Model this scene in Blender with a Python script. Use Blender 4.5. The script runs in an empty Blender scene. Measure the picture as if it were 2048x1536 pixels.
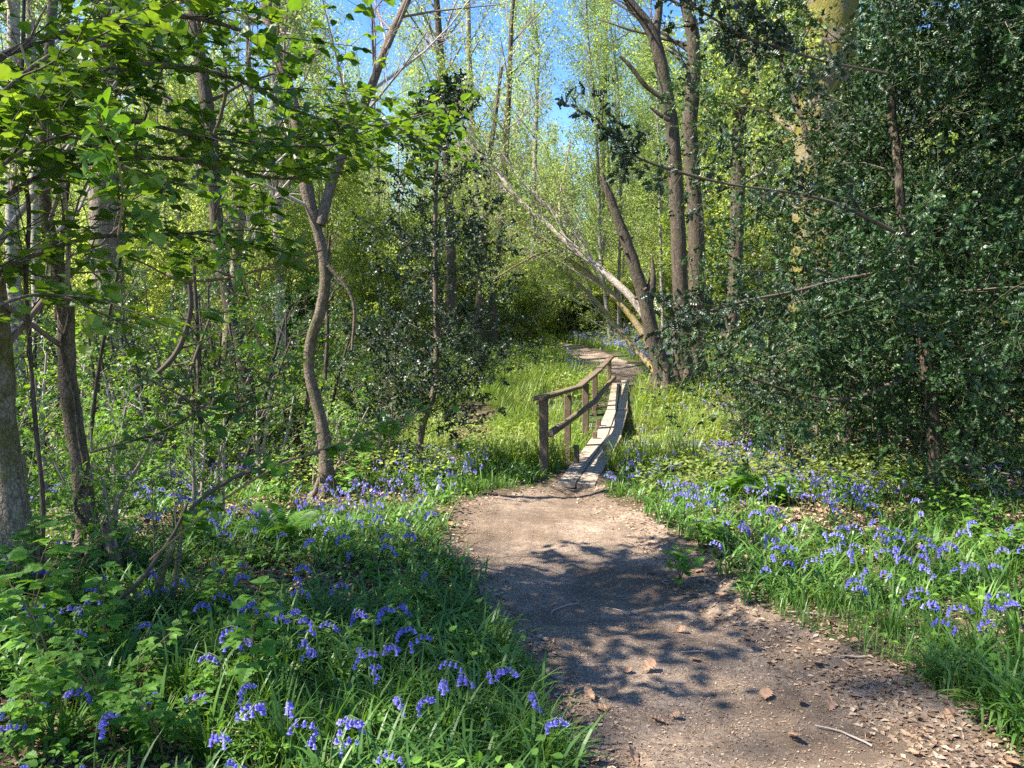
import bpy, math, random
import numpy as np
from mathutils import Vector, Quaternion

PI = math.pi
sc = bpy.context.scene
C = sc.collection

# ------------------------------------------------------------------ camera
F_PX, CX, CY = 1518.0, 1024.0, 768.0        # focal length in pixels of the 2048 px wide frame
EYE = 1.6
PITCH = math.radians(5.4)
cam_d = bpy.data.cameras.new('camera')
cam_d.sensor_width = 36.0
cam_d.lens = F_PX / 2048.0 * 36.0
cam_d.clip_start = 0.05
cam_d.clip_end = 3000
cam = bpy.data.objects.new('camera', cam_d)
C.objects.link(cam)
cam.location = (0, 0, EYE)
cam.rotation_euler = (PI / 2 - PITCH, 0, 0)
sc.camera = cam

# ------------------------------------------------------------------ light
SUN_EL = math.radians(51)
SUN_BACK = math.radians(12)                   # a little behind the camera, otherwise from the left
S = Vector((-math.cos(SUN_EL) * math.cos(SUN_BACK), -math.cos(SUN_EL) * math.sin(SUN_BACK), math.sin(SUN_EL)))
world = bpy.data.worlds.new('World')
sc.world = world
world.use_nodes = True
wn = world.node_tree
for n in list(wn.nodes):
    wn.nodes.remove(n)
wo = wn.nodes.new('ShaderNodeOutputWorld')
wb = wn.nodes.new('ShaderNodeBackground')
ws = wn.nodes.new('ShaderNodeTexSky')
ws.sky_type = 'NISHITA'
ws.sun_disc = False
ws.sun_elevation = SUN_EL
ws.sun_rotation = math.atan2(S.x, S.y)
ws.air_density = 1.0
ws.dust_density = 0.3
ws.ozone_density = 2.0
wb.inputs['Strength'].default_value = 0.10
wh = wn.nodes.new('ShaderNodeHueSaturation')
wh.inputs['Saturation'].default_value = 1.32
wh.inputs['Hue'].default_value = 0.512
wn.links.new(ws.outputs[0], wh.inputs['Color'])
wn.links.new(wh.outputs[0], wb.inputs[0])
wn.links.new(wb.outputs[0], wo.inputs[0])
sun_d = bpy.data.lights.new('sun', 'SUN')
sun_d.energy = 4.8
sun_d.angle = math.radians(0.8)
sun_d.color = (1.0, 0.94, 0.84)
sun = bpy.data.objects.new('sun', sun_d)
C.objects.link(sun)
sun.location = (-20, 0, 30)
sun.rotation_euler = S.to_track_quat('Z', 'Y').to_euler()
sc.view_settings.view_transform = 'Standard'
sc.view_settings.look = 'None'
sc.view_settings.gamma = 1.0
sc.view_settings.exposure = 1.92
sc.cycles.max_bounces = 8
sc.cycles.diffuse_bounces = 4
sc.cycles.glossy_bounces = 2
sc.cycles.transmission_bounces = 4
sc.cycles.transparent_max_bounces = 4
sc.cycles.caustics_reflective = False
sc.cycles.caustics_refractive = False
sc.cycles.use_denoising = False
sc.cycles.sample_clamp_indirect = 6.0

# ------------------------------------------------------------------ helpers: numbers
def nrm(v):
    v = np.asarray(v, float)
    return v / np.maximum(np.linalg.norm(v, axis=-1, keepdims=True), 1e-9)

CP, SP = math.cos(PITCH), math.sin(PITCH)
def ray(px, py):
    u = (px - CX) / F_PX
    v = -(py - CY) / F_PX
    return np.array([u, CP + v * SP, -SP + v * CP])      # not normalised

def P(px, py, d):
    r = ray(px, py)
    return np.array([0, 0, EYE]) + r * (d / r[1])

_rs = np.random.RandomState(7)
_perm = _rs.rand(256, 256)
def vnoise(x, y):
    x = np.asarray(x, float); y = np.asarray(y, float)
    xi = np.floor(x).astype(int); yi = np.floor(y).astype(int)
    fx = x - xi; fy = y - yi
    fx = fx * fx * (3 - 2 * fx); fy = fy * fy * (3 - 2 * fy)
    a = _perm[xi & 255, yi & 255]; b = _perm[(xi + 1) & 255, yi & 255]
    c = _perm[xi & 255, (yi + 1) & 255]; d = _perm[(xi + 1) & 255, (yi + 1) & 255]
    return (a * (1 - fx) + b * fx) * (1 - fy) + (c * (1 - fx) + d * fx) * fy - 0.5

def base_h(y):
    return np.interp(y, [-80, 0, 3, 6, 8.8, 12, 16.5, 20, 30, 60, 200, 900],
                     [0, 0, -.03, -.2, -.41, -.36, .03, .24, .55, 1.1, 1.4, 1.4])

def ground_z(x, y):
    x = np.asarray(x, float); y = np.asarray(y, float)
    h = base_h(y)
    # wet hollow that the footbridge crosses
    dip = np.exp(-((y - 12.6 + .06 * (x - 1)) / 2.0) ** 2)
    h = h - .38 * dip * np.clip(1.3 - .03 * np.abs(x), .4, 1)
    h = h + .16 * vnoise(x * .35 + 3, y * .35) * np.clip(np.abs(x - 1) / 2.5, .15, 1) + .05 * vnoise(x * 1.3, y * 1.3 + 9)
    h = h + np.clip((-x - 1.5) * .03, 0, .25) + np.clip((x - 3.0) * .04, 0, .3)
    return h

def G(px, py, lift=0.0):
    r = ray(px, py)
    t = 0.5
    last = t
    while t < 200:
        p = np.array([0, 0, EYE]) + r * t
        if p[2] < float(ground_z(p[0], p[1])) + lift:
            lo, hi = last, t
            for _ in range(18):
                m = (lo + hi) / 2
                q = np.array([0, 0, EYE]) + r * m
                if q[2] < float(ground_z(q[0], q[1])) + lift:
                    hi = m
                else:
                    lo = m
            q = np.array([0, 0, EYE]) + r * hi
            return np.array([q[0], q[1], float(ground_z(q[0], q[1]))])
        last = t
        t *= 1.03
    return None

# path edges (photo rows turned into places on the ground)
_near = [(1536, 1135, 2060), (1400, 1085, 1890), (1300, 1015, 1700), (1200, 955, 1520), (1100, 895, 1395), (1050, 880, 1330), (1000, 958, 1232), (988, 1015, 1212), (976, 1075, 1198), (960, 1118, 1186)]
_far = [(775, 1222, 1262), (758, 1200, 1290), (740, 1178, 1282), (720, 1158, 1244), (704, 1134, 1206), (692, 1110, 1164), (686, 1108, 1122)]
PN = []
for py_, l_, r_ in _near:
    a_, b_ = G(l_, py_), G(r_, py_)
    PN.append(((a_[1] + b_[1]) / 2, a_[0], b_[0]))
PN = [(-60, PN[0][1] - .6, PN[0][2] + 1.2), (0, PN[0][1] - .1, PN[0][2] + .3)] + PN
PN = np.array(sorted(PN))
PF = []
for py_, l_, r_ in _far:
    a_, b_ = G(l_, py_), G(r_, py_)
    PF.append(((a_[1] + b_[1]) / 2, a_[0], b_[0]))
PF = np.array(sorted(PF))

def path_in(x, y):
    """signed distance inside the trodden path (positive inside)"""
    x = np.asarray(x, float); y = np.asarray(y, float)
    l = np.interp(y, PN[:, 0], PN[:, 1]); r = np.interp(y, PN[:, 0], PN[:, 2])
    wob = .13 * vnoise(x * 2.1 + 5, y * 2.1) + .10 * vnoise(x * 5.3, y * 5.3 + 4)
    s1 = np.minimum(x - l, r - x) + wob
    s1 = np.where(y < PN[-1, 0] + .1, s1, -9)
    l = np.interp(y, PF[:, 0], PF[:, 1]); r = np.interp(y, PF[:, 0], PF[:, 2])
    s2 = np.minimum(x - l, r - x) + wob * 1.0
    s2 = np.where((y > PF[0, 0] - .2) & (y < PF[-1, 0]), s2, -9)
    return np.maximum(s1, s2)

# ------------------------------------------------------------------ helpers: meshes
class MB:
    def __init__(s):
        s.v = []; s.f = []; s.n = 0; s.m = []; s.sm = []
    def add(s, verts, faces, mat=0, smooth=False):
        verts = np.asarray(verts, np.float32).reshape(-1, 3)
        faces = np.asarray(faces, np.int32)
        s.v.append(verts)
        s.f.append(faces + s.n)
        s.m.append(np.full(len(faces), mat, np.int32))
        s.sm.append(np.full(len(faces), smooth, bool))
        s.n += len(verts)
    def build(s, name, mats, parent=None, world=True):
        me = bpy.data.meshes.new(name)
        v = np.concatenate(s.v) if s.v else np.zeros((0, 3), np.float32)
        if parent is not None and world:
            v = v - np.array(parent.location, np.float32)
        loops = []; tot = []
        for f in s.f:
            loops.append(f.reshape(-1)); tot.append(np.full(len(f), f.shape[1], np.int32))
        loops = np.concatenate(loops); tot = np.concatenate(tot)
        me.vertices.add(len(v)); me.vertices.foreach_set('co', v.reshape(-1))
        me.loops.add(len(loops)); me.loops.foreach_set('vertex_index', loops)
        me.polygons.add(len(tot))
        st = np.concatenate([[0], np.cumsum(tot)[:-1]]).astype(np.int32)
        me.polygons.foreach_set('loop_start', st)
        me.polygons.foreach_set('loop_total', tot)
        me.polygons.foreach_set('material_index', np.concatenate(s.m))
        me.polygons.foreach_set('use_smooth', np.concatenate(s.sm))
        for m in (mats if isinstance(mats, (list, tuple)) else [mats]):
            me.materials.append(m)
        me.update(calc_edges=True)
        o = bpy.data.objects.new(name, me)
        C.objects.link(o)
        if parent is not None:
            o.parent = parent
        return o

def tube(mb, pts, rad, sides=6, mat=0, cap=True, rough=0.0, rs=None, smooth=True):
    pts = np.asarray(pts, float); n = len(pts)
    rad = np.broadcast_to(np.asarray(rad, float), (n,))
    t = np.empty_like(pts)
    t[1:-1] = pts[2:] - pts[:-2]; t[0] = pts[1] - pts[0]; t[-1] = pts[-1] - pts[-2]
    t = nrm(t)
    ref = np.array([1.0, .13, 0]) if abs(t[0][0]) < .8 else np.array([0, 1.0, .2])
    a = nrm(np.cross(t, ref)); b = np.cross(t, a)
    ang = np.arange(sides) * 2 * PI / sides
    rr = rad[:, None] * np.ones((1, sides))
    if rough > 0 and rs is not None:
        rr = rr * (1 + rough * rs.uniform(-1, 1, (n, sides)))
    ring = pts[:, None, :] + rr[:, :, None] * (np.cos(ang)[None, :, None] * a[:, None, :] + np.sin(ang)[None, :, None] * b[:, None, :])
    i = np.arange(n - 1)[:, None] * sides; j = np.arange(sides)[None, :]; j2 = (j + 1) % sides
    f = np.stack([i + j, i + j2, i + sides + j2, i + sides + j], -1).reshape(-1, 4)
    mb.add(ring.reshape(-1, 3), f, mat, smooth)
    if cap and sides >= 5:
        mb.add(ring[0][::-1], [list(range(sides))], mat); mb.add(ring[-1], [list(range(sides))], mat)

def smooth_line(pts, rad=None, k=4):
    """Catmull-Rom through the points"""
    pts = np.asarray(pts, float)
    if rad is not None:
        pts = np.concatenate([pts, np.asarray(rad, float)[:, None]], 1)
    e = np.concatenate([[2 * pts[0] - pts[1]], pts, [2 * pts[-1] - pts[-2]]])
    out = []
    for i in range(1, len(e) - 2):
        for u in np.arange(k) / k:
            out.append(.5 * (2 * e[i] + (e[i + 1] - e[i - 1]) * u + (2 * e[i - 1] - 5 * e[i] + 4 * e[i + 1] - e[i + 2]) * u * u + (3 * e[i] - e[i - 1] - 3 * e[i + 1] + e[i + 2]) * u ** 3))
    out.append(e[-2])
    out = np.array(out)
    return (out[:, :3], np.maximum(out[:, 3], 1e-4)) if rad is not None else out

def box(mb, a, b, w, h, mat=0, up=(0, 0, 1), bev=.008, sub=6, rs=None, warp=0.0):
    """a board from a to b, w wide and h thick, with chamfered edges and a little warp"""
    a = np.asarray(a, float); b = np.asarray(b, float)
    t = nrm(b - a); s_ = nrm(np.cross(t, up)); u = np.cross(s_, t)
    prof = []
    for (sx, sz) in ((-1, -1), (1, -1), (1, 1), (-1, 1)):
        x = sx * w / 2; z = sz * h / 2
        if sx * sz > 0:
            prof += [(x, z - sz * bev), (x - sx * bev, z)]
        else:
            prof += [(x - sx * bev, z), (x, z - sz * bev)]
    prof = np.array(prof)
    V = []
    for i in range(sub + 1):
        c = a + (b - a) * i / sub
        if rs is not None:
            c = c + s_ * rs.uniform(-warp, warp) + u * rs.uniform(-warp, warp)
        V.append(c + prof[:, :1] * s_ + prof[:, 1:] * u)
    V = np.array(V)
    k = 8
    i = np.arange(sub)[:, None] * k; j = np.arange(k)[None, :]; j2 = (j + 1) % k
    f = np.stack([i + j, i + j2, i + k + j2, i + k + j], -1).reshape(-1, 4)
    mb.add(V.reshape(-1, 3), f, mat)
    mb.add(V[0][::-1], [list(range(k))], mat); mb.add(V[-1], [list(range(k))], mat)

def leaf_t(widths, fold=.25, curl=.15, wave=0.0, lens=None):
    """leaf lying along +x, normal +z; a strip of quads on each side of the midrib"""
    n = len(widths)
    xs = np.linspace(0, 1, n) if lens is None else np.asarray(lens)
    w = np.asarray(widths)
    z = -curl * xs ** 2
    mid = np.stack([xs, 0 * xs, z], 1)
    alt = wave * np.where(np.arange(n) % 2 == 0, 1, -1)
    L = np.stack([xs, w, z + w * fold + alt * (w > 0)], 1)
    R = np.stack([xs, -w, z + w * fold + alt * (w > 0)], 1)
    V = np.concatenate([mid, L, R])
    f = []
    for i in range(n - 1):
        f.append([i, i + 1, n + i + 1, n + i]); f.append([i + 1, i, 2 * n + i, 2 * n + i + 1])
    return V, np.array(f)

T_HAZEL = leaf_t([.02, .26, .40, .44, .38, .24, .09, 0], .30, .22, .016, [0, .10, .25, .45, .64, .80, .92, 1])
T_BRAM = leaf_t([.02, .24, .24, .38, .33, .36, .26, .22, .1, .07, 0], .25, .16, .01, [0, .1, .2, .32, .42, .55, .65, .76, .84, .92, 1])
T_NARROW = leaf_t([.02, .16, .24, .2, .1, 0], .25, .2, 0)
T_HOLLY = leaf_t([.03, .15, .30, .14, .29, .13, .24, .08, 0], .25, .12, .05)
T_HOLLY_LO = leaf_t([.03, .27, .12, .25, 0], .25, .1, .05)
T_LOW = (np.array([[0, 0, 0], [.5, .34, .06], [1, 0, -.05], [.5, -.34, .06]]), np.array([[0, 1, 2, 3]]))
_oak = [.015, .015, .09, .19, .15, .29, .21, .33, .23, .29, .16, .14, .0]
T_OAK = leaf_t(_oak, .25, -.2, .02, [0, .12, .2, .28, .37, .46, .54, .63, .71, .79, .87, .94, 1])

def inst(mb, T, pos, ax, nr, scale, mat=0, wscale=1.0):
    V, Fq = T
    pos = np.asarray(pos, float); N = len(pos)
    if N == 0:
        return
    a = nrm(ax); b = nrm(np.cross(nr, a)); c = np.cross(a, b)
    scale = np.broadcast_to(np.asarray(scale, float), (N,))
    ws = np.broadcast_to(np.asarray(wscale, float), (N,))
    W = pos[:, None, :] + scale[:, None, None] * (V[None, :, 0:1] * a[:, None] + V[None, :, 1:2] * ws[:, None, None] * b[:, None] + V[None, :, 2:3] * c[:, None])
    f = (Fq[None] + (np.arange(N) * len(V))[:, None, None]).reshape(-1, Fq.shape[1])
    mb.add(W.reshape(-1, 3), f, mat)

def blades(mb, pos, h, w, az, bend, nseg=4, mat=0, face=None, pinch=.6):
    """strap leaves: rise and arch over in direction az"""
    pos = np.asarray(pos, float); N = len(pos)
    h = np.broadcast_to(h, (N,)); w = np.broadcast_to(w, (N,)); bend = np.broadcast_to(bend, (N,))
    t = np.linspace(0, 1, nseg + 1)
    out = np.stack([np.cos(az), np.sin(az), 0 * az], 1)
    side = np.stack([-np.sin(az), np.cos(az), 0 * az], 1)
    th = bend[:, None] * t[None]                      # angle from the vertical along the blade
    dz = np.cos(th); dr = np.sin(th)
    zz = np.concatenate([np.zeros((N, 1)), np.cumsum((dz[:, 1:] + dz[:, :-1]) / 2, 1)], 1) / nseg
    rr = np.concatenate([np.zeros((N, 1)), np.cumsum((dr[:, 1:] + dr[:, :-1]) / 2, 1)], 1) / nseg
    c = pos[:, None] + h[:, None, None] * (zz[..., None] * np.array([0, 0, 1.0]) + rr[..., None] * out[:, None])
    wt = w[:, None] * np.where(t < .5, pinch + (1 - pinch) * t * 2, (1 - ((t - .5) * 2) ** 1.6))[None]
    L = c + wt[..., None] * side[:, None] / 2; R = c - wt[..., None] * side[:, None] / 2
    V = np.stack([L, R], 2).reshape(N, -1, 3)
    k = V.shape[1]
    f0 = np.array([[2 * i, 2 * i + 1, 2 * i + 3, 2 * i + 2] for i in range(nseg)])
    f = (f0[None] + (np.arange(N) * k)[:, None, None]).reshape(-1, 4)
    mb.add(V.reshape(-1, 3), f, mat)

# ------------------------------------------------------------------ helpers: objects
def tag(o, label=None, cat=None, group=None, kind=None):
    if label: o['label'] = label
    if cat: o['category'] = cat
    if group: o['group'] = group
    if kind: o['kind'] = kind
    return o

def thing(name, label, cat, loc, group=None):
    o = bpy.data.objects.new(name, None)
    o.empty_display_size = .1
    C.objects.link(o)
    o.location = [float(q) for q in loc]
    return tag(o, label, cat, group)

def kids(o):
    return [q for q in bpy.data.objects if q.parent is o] if False else list(o.children)

def dup(root, loc, rz=0, scale=1.0, label=None, group=None, ch=None, tilt=(0, 0)):
    r = root.copy(); C.objects.link(r)
    r.location = [float(q) for q in loc]; r.rotation_euler = (tilt[0], tilt[1], rz)
    r.scale = (scale, scale, scale) if not hasattr(scale, '__len__') else scale
    if label: r['label'] = label
    if group: r['group'] = group
    for q in (ch if ch is not None else list(root.children)):
        c = q.copy(); C.objects.link(c); c.parent = r
    return r

# ------------------------------------------------------------------ materials
def mat_new(name):
    m = bpy.data.materials.new(name); m.use_nodes = True
    nt = m.node_tree
    for n in list(nt.nodes):
        nt.nodes.remove(n)
    return m, nt, nt.nodes.new('ShaderNodeOutputMaterial')

def N(nt, t, **kw):
    n = nt.nodes.new(t)
    for k, v in kw.items():
        if k.startswith('i_'):
            n.inputs[k[2:].replace('_', ' ')].default_value = v
        else:
            setattr(n, k, v)
    return n

def ramp(nt, fac, stops):
    r = nt.nodes.new('ShaderNodeValToRGB')
    e = r.color_ramp.elements
    while len(e) < len(stops):
        e.new(.5)
    for i, (p, c) in enumerate(stops):
        e[i].position = p; e[i].color = (*c, 1)
    nt.links.new(fac, r.inputs[0])
    return r.outputs[0]

def mix(nt, fac, a, b, mode='MIX'):
    m = nt.nodes.new('ShaderNodeMix'); m.data_type = 'RGBA'; m.blend_type = mode
    for sock, v in ((m.inputs[0], fac), (m.inputs[6], a), (m.inputs[7], b)):
        if hasattr(v, 'is_output'):
            nt.links.new(v, sock)
        elif isinstance(v, (int, float)):
            sock.default_value = v
        else:
            sock.default_value = (*v, 1)
    return m.outputs[2]

def leaf_mat(name, cols, trans=.45, tcol=(1.5, 1.5, .7), rough=.45, spec=.4, clump=1.2):
    """cols: stops of leaf colour over the leaves; light passes through as well as off the blade"""
    m, nt, out = mat_new(name)
    geo = N(nt, 'ShaderNodeNewGeometry')
    oi = N(nt, 'ShaderNodeObjectInfo')
    tc = N(nt, 'ShaderNodeTexCoord')
    ns = N(nt, 'ShaderNodeTexNoise', i_Scale=clump, i_Detail=2.0)
    nt.links.new(tc.outputs['Object'], ns.inputs['Vector'])
    ad = N(nt, 'ShaderNodeMath', operation='MULTIPLY_ADD')
    nt.links.new(geo.outputs['Random Per Island'], ad.inputs[0]); ad.inputs[1].default_value = .55
    nt.links.new(ns.outputs[0], ad.inputs[2])
    ad2 = N(nt, 'ShaderNodeMath', operation='MULTIPLY_ADD')
    nt.links.new(oi.outputs['Random'], ad2.inputs[0]); ad2.inputs[1].default_value = .25
    nt.links.new(ad.outputs[0], ad2.inputs[2])
    sb = N(nt, 'ShaderNodeMath', operation='SUBTRACT'); nt.links.new(ad2.outputs[0], sb.inputs[0]); sb.inputs[1].default_value = .4
    col = ramp(nt, sb.outputs[0], [(i / (len(cols) - 1), c) for i, c in enumerate(cols)])
    pb = N(nt, 'ShaderNodeBsdfPrincipled')
    nt.links.new(col, pb.inputs['Base Color'])
    pb.inputs['Roughness'].default_value = rough
    pb.inputs['Specular IOR Level'].default_value = spec
    tr = N(nt, 'ShaderNodeBsdfTranslucent')
    nt.links.new(mix(nt, 1.0, col, tcol, 'MULTIPLY'), tr.inputs[0])
    ms = N(nt, 'ShaderNodeMixShader'); ms.inputs[0].default_value = trans
    nt.links.new(pb.outputs[0], ms.inputs[1]); nt.links.new(tr.outputs[0], ms.inputs[2])
    nt.links.new(ms.outputs[0], out.inputs[0])
    return m

def bark_mat(name, dark, light, moss=None, moss_amt=.5, scale=14, stretch=.25, bump=.6, moss_scale=1.4, bands=None):
    m, nt, out = mat_new(name)
    tc = N(nt, 'ShaderNodeTexCoord')
    mp = N(nt, 'ShaderNodeMapping'); mp.inputs['Scale'].default_value = (1, 1, stretch)
    nt.links.new(tc.outputs['Object'], mp.inputs[0])
    n1 = N(nt, 'ShaderNodeTexNoise', i_Scale=float(scale), i_Detail=8.0, i_Roughness=.7)
    vo = N(nt, 'ShaderNodeTexVoronoi', i_Scale=float(scale) * 1.6); vo.feature = 'DISTANCE_TO_EDGE'
    nt.links.new(mp.outputs[0], n1.inputs['Vector']); nt.links.new(mp.outputs[0], vo.inputs['Vector'])
    col = ramp(nt, n1.outputs[0], [(.3, dark), (.5, tuple((a + b) / 2 for a, b in zip(dark, light))), (.72, light)])
    crack = ramp(nt, vo.outputs['Distance'], [(0, (.35, .33, .3)), (.12, (1, 1, 1))])
    col = mix(nt, .7, col, crack, 'MULTIPLY')
    if bands:
        mb_ = N(nt, 'ShaderNodeMapping'); mb_.inputs['Scale'].default_value = (1.2, 1.2, 9)
        nt.links.new(tc.outputs['Object'], mb_.inputs[0])
        nb = N(nt, 'ShaderNodeTexNoise', i_Scale=3.0, i_Detail=3.0); nt.links.new(mb_.outputs[0], nb.inputs['Vector'])
        col = mix(nt, ramp(nt, nb.outputs[0], [(.56, (0, 0, 0)), (.63, (1, 1, 1))]), col, bands)
    if moss:
        n2 = N(nt, 'ShaderNodeTexNoise', i_Scale=float(moss_scale), i_Detail=6.0, i_Roughness=.65)
        nt.links.new(tc.outputs['Object'], n2.inputs['Vector'])
        lo = 1.0 - moss_amt
        fac = ramp(nt, n2.outputs[0], [(max(.02, lo * .8), (0, 0, 0)), (min(.98, lo * .8 + .14), (1, 1, 1))])
        n3 = N(nt, 'ShaderNodeTexNoise', i_Scale=60.0, i_Detail=3.0); nt.links.new(tc.outputs['Object'], n3.inputs['Vector'])
        mc = ramp(nt, n3.outputs[0], [(.3, tuple(q * .45 for q in moss)), (.7, moss)])
        col = mix(nt, fac, col, mc)
    pb = N(nt, 'ShaderNodeBsdfPrincipled'); nt.links.new(col, pb.inputs['Base Color'])
    pb.inputs['Roughness'].default_value = .9; pb.inputs['Specular IOR Level'].default_value = .15
    bp = N(nt, 'ShaderNodeBump'); bp.inputs['Strength'].default_value = bump; bp.inputs['Distance'].default_value = .03
    ad = N(nt, 'ShaderNodeMath', operation='ADD'); nt.links.new(n1.outputs[0], ad.inputs[0])
    mn = N(nt, 'ShaderNodeMath', operation='MINIMUM'); nt.links.new(vo.outputs['Distance'], mn.inputs[0]); mn.inputs[1].default_value = .2
    nt.links.new(mn.outputs[0], ad.inputs[1])
    nt.links.new(ad.outputs[0], bp.inputs['Height']); nt.links.new(bp.outputs[0], pb.inputs['Normal'])
    nt.links.new(pb.outputs[0], out.inputs[0])
    return m

def island_mat(name, cols, rough=.85, spec=.2, trans=0.0, noise=0):
    m, nt, out = mat_new(name)
    geo = N(nt, 'ShaderNodeNewGeometry')
    col = ramp(nt, geo.outputs['Random Per Island'], [(i / (len(cols) - 1), c) for i, c in enumerate(cols)])
    if noise:
        tc = N(nt, 'ShaderNodeTexCoord'); ns = N(nt, 'ShaderNodeTexNoise', i_Scale=float(noise), i_Detail=4.0)
        nt.links.new(tc.outputs['Object'], ns.inputs['Vector'])
        col = mix(nt, 1.0, col, ramp(nt, ns.outputs[0], [(.3, (.6, .6, .6)), (.7, (1.25, 1.2, 1.15))]), 'MULTIPLY')
    pb = N(nt, 'ShaderNodeBsdfPrincipled'); nt.links.new(col, pb.inputs['Base Color'])
    pb.inputs['Roughness'].default_value = rough; pb.inputs['Specular IOR Level'].default_value = spec
    if trans:
        tr = N(nt, 'ShaderNodeBsdfTranslucent'); nt.links.new(col, tr.inputs[0])
        ms = N(nt, 'ShaderNodeMixShader'); ms.inputs[0].default_value = trans
        nt.links.new(pb.outputs[0], ms.inputs[1]); nt.links.new(tr.outputs[0], ms.inputs[2])
        nt.links.new(ms.outputs[0], out.inputs[0])
    else:
        nt.links.new(pb.outputs[0], out.inputs[0])
    return m

def soil_mat(name, stops, fine=60, bump=.5, patch=None, patch_scale=1.2):
    m, nt, out = mat_new(name)
    tc = N(nt, 'ShaderNodeTexCoord')
    n0 = N(nt, 'ShaderNodeTexNoise', i_Scale=1.6, i_Detail=5.0, i_Roughness=.6)
    n1 = N(nt, 'ShaderNodeTexNoise', i_Scale=float(fine), i_Detail=6.0, i_Roughness=.75, i_Distortion=1.2)
    vo = N(nt, 'ShaderNodeTexVoronoi', i_Scale=float(fine) * 1.1, i_Randomness=1.0)
    for q in (n0, n1, vo):
        nt.links.new(tc.outputs['Object'], q.inputs['Vector'])
    a = N(nt, 'ShaderNodeMath', operation='MULTIPLY_ADD'); nt.links.new(n1.outputs[0], a.inputs[0]); a.inputs[1].default_value = .9
    b = N(nt, 'ShaderNodeMath', operation='MULTIPLY'); nt.links.new(n0.outputs[0], b.inputs[0]); b.inputs[1].default_value = .35
    nt.links.new(b.outputs[0], a.inputs[2])
    c = N(nt, 'ShaderNodeMath', operation='SUBTRACT'); nt.links.new(a.outputs[0], c.inputs[0]); c.inputs[1].default_value = .12
    col = ramp(nt, c.outputs[0], stops)
    bw = N(nt, 'ShaderNodeSeparateColor'); nt.links.new(vo.outputs['Color'], bw.inputs[0])
    col = mix(nt, .55, col, ramp(nt, bw.outputs[0], [(0, (.55, .5, .47)), (.55, (1, 1, 1)), (1, (1.45, 1.35, 1.2))]), 'MULTIPLY')
    if patch:
        n2 = N(nt, 'ShaderNodeTexNoise', i_Scale=float(patch_scale), i_Detail=6.0, i_Roughness=.7)
        nt.links.new(tc.outputs['Object'], n2.inputs['Vector'])
        col = mix(nt, ramp(nt, n2.outputs[0], [(.45, (0, 0, 0)), (.58, (1, 1, 1))]), col, patch)
    pb = N(nt, 'ShaderNodeBsdfPrincipled'); nt.links.new(col, pb.inputs['Base Color'])
    pb.inputs['Roughness'].default_value = .95; pb.inputs['Specular IOR Level'].default_value = .1
    bp = N(nt, 'ShaderNodeBump'); bp.inputs['Strength'].default_value = bump; bp.inputs['Distance'].default_value = .02
    nt.links.new(a.outputs[0], bp.inputs['Height']); nt.links.new(bp.outputs[0], pb.inputs['Normal'])
    nt.links.new(pb.outputs[0], out.inputs[0])
    return m

def wood_mat(name, stops, green=None):
    m, nt, out = mat_new(name)
    tc = N(nt, 'ShaderNodeTexCoord'); mp = N(nt, 'ShaderNodeMapping')
    mp.inputs['Scale'].default_value = (28, 3, 28); mp.inputs['Rotation'].default_value = (0, 0, math.radians(12))
    nt.links.new(tc.outputs['Object'], mp.inputs[0])
    n1 = N(nt, 'ShaderNodeTexNoise', i_Scale=1.5, i_Detail=8.0, i_Roughness=.7, i_Distortion=.4); nt.links.new(mp.outputs[0], n1.inputs['Vector'])
    col = ramp(nt, n1.outputs[0], stops)
    n2 = N(nt, 'ShaderNodeTexNoise', i_Scale=3.0, i_Detail=5.0); nt.links.new(tc.outputs['Object'], n2.inputs['Vector'])
    if green:
        col = mix(nt, ramp(nt, n2.outputs[0], [(.5, (0, 0, 0)), (.66, (.8, .8, .8))]), col, green)
    pb = N(nt, 'ShaderNodeBsdfPrincipled'); nt.links.new(col, pb.inputs['Base Color']); pb.inputs['Roughness'].default_value = .85
    pb.inputs['Specular IOR Level'].default_value = .25
    bp = N(nt, 'ShaderNodeBump'); bp.inputs['Strength'].default_value = .5; bp.inputs['Distance'].default_value = .01
    nt.links.new(n1.outputs[0], bp.inputs['Height']); nt.links.new(bp.outputs[0], pb.inputs['Normal'])
    nt.links.new(pb.outputs[0], out.inputs[0])
    return m

M = {}
M['hazel'] = leaf_mat('hazel_leaf', [(.036, .088, .014), (.065, .138, .019), (.115, .20, .028), (.21, .30, .045)], .5, (1.75, 1.6, .5), .38, .5, .8)
M['fresh'] = leaf_mat('fresh_leaf', [(.07, .17, .018), (.12, .25, .025), (.18, .33, .035)], .5, (1.5, 1.4, .5), .4, .4, 2.5)
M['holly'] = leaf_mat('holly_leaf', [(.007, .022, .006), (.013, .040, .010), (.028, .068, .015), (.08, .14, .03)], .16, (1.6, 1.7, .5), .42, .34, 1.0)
M['holly_sunlit'] = leaf_mat('holly_leaf_sunlit', [(.03, .07, .018), (.06, .12, .028), (.12, .20, .045)], .25, (1.5, 1.6, .5), .42, .45, 1.5)  # holly leaf with sunlight painted into its colour, for the left bushes
M['holly_shaded'] = leaf_mat('holly_leaf_shaded', [(.008, .022, .008), (.014, .034, .012), (.024, .052, .016)], .08, (1.4, 1.6, .5), .42, .4, 1.0)  # holly leaf darkened as if backlit; the shade is in the colour
M['birch'] = leaf_mat('birch_leaf', [(.16, .24, .075), (.27, .36, .11), (.42, .51, .20)], .6, (1.35, 1.28, .8), .55, .3, .5)
M['under'] = leaf_mat('understorey_leaf', [(.13, .19, .045), (.26, .34, .085), (.43, .50, .18)], .6, (1.45, 1.33, .7), .45, .4, .5)
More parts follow.
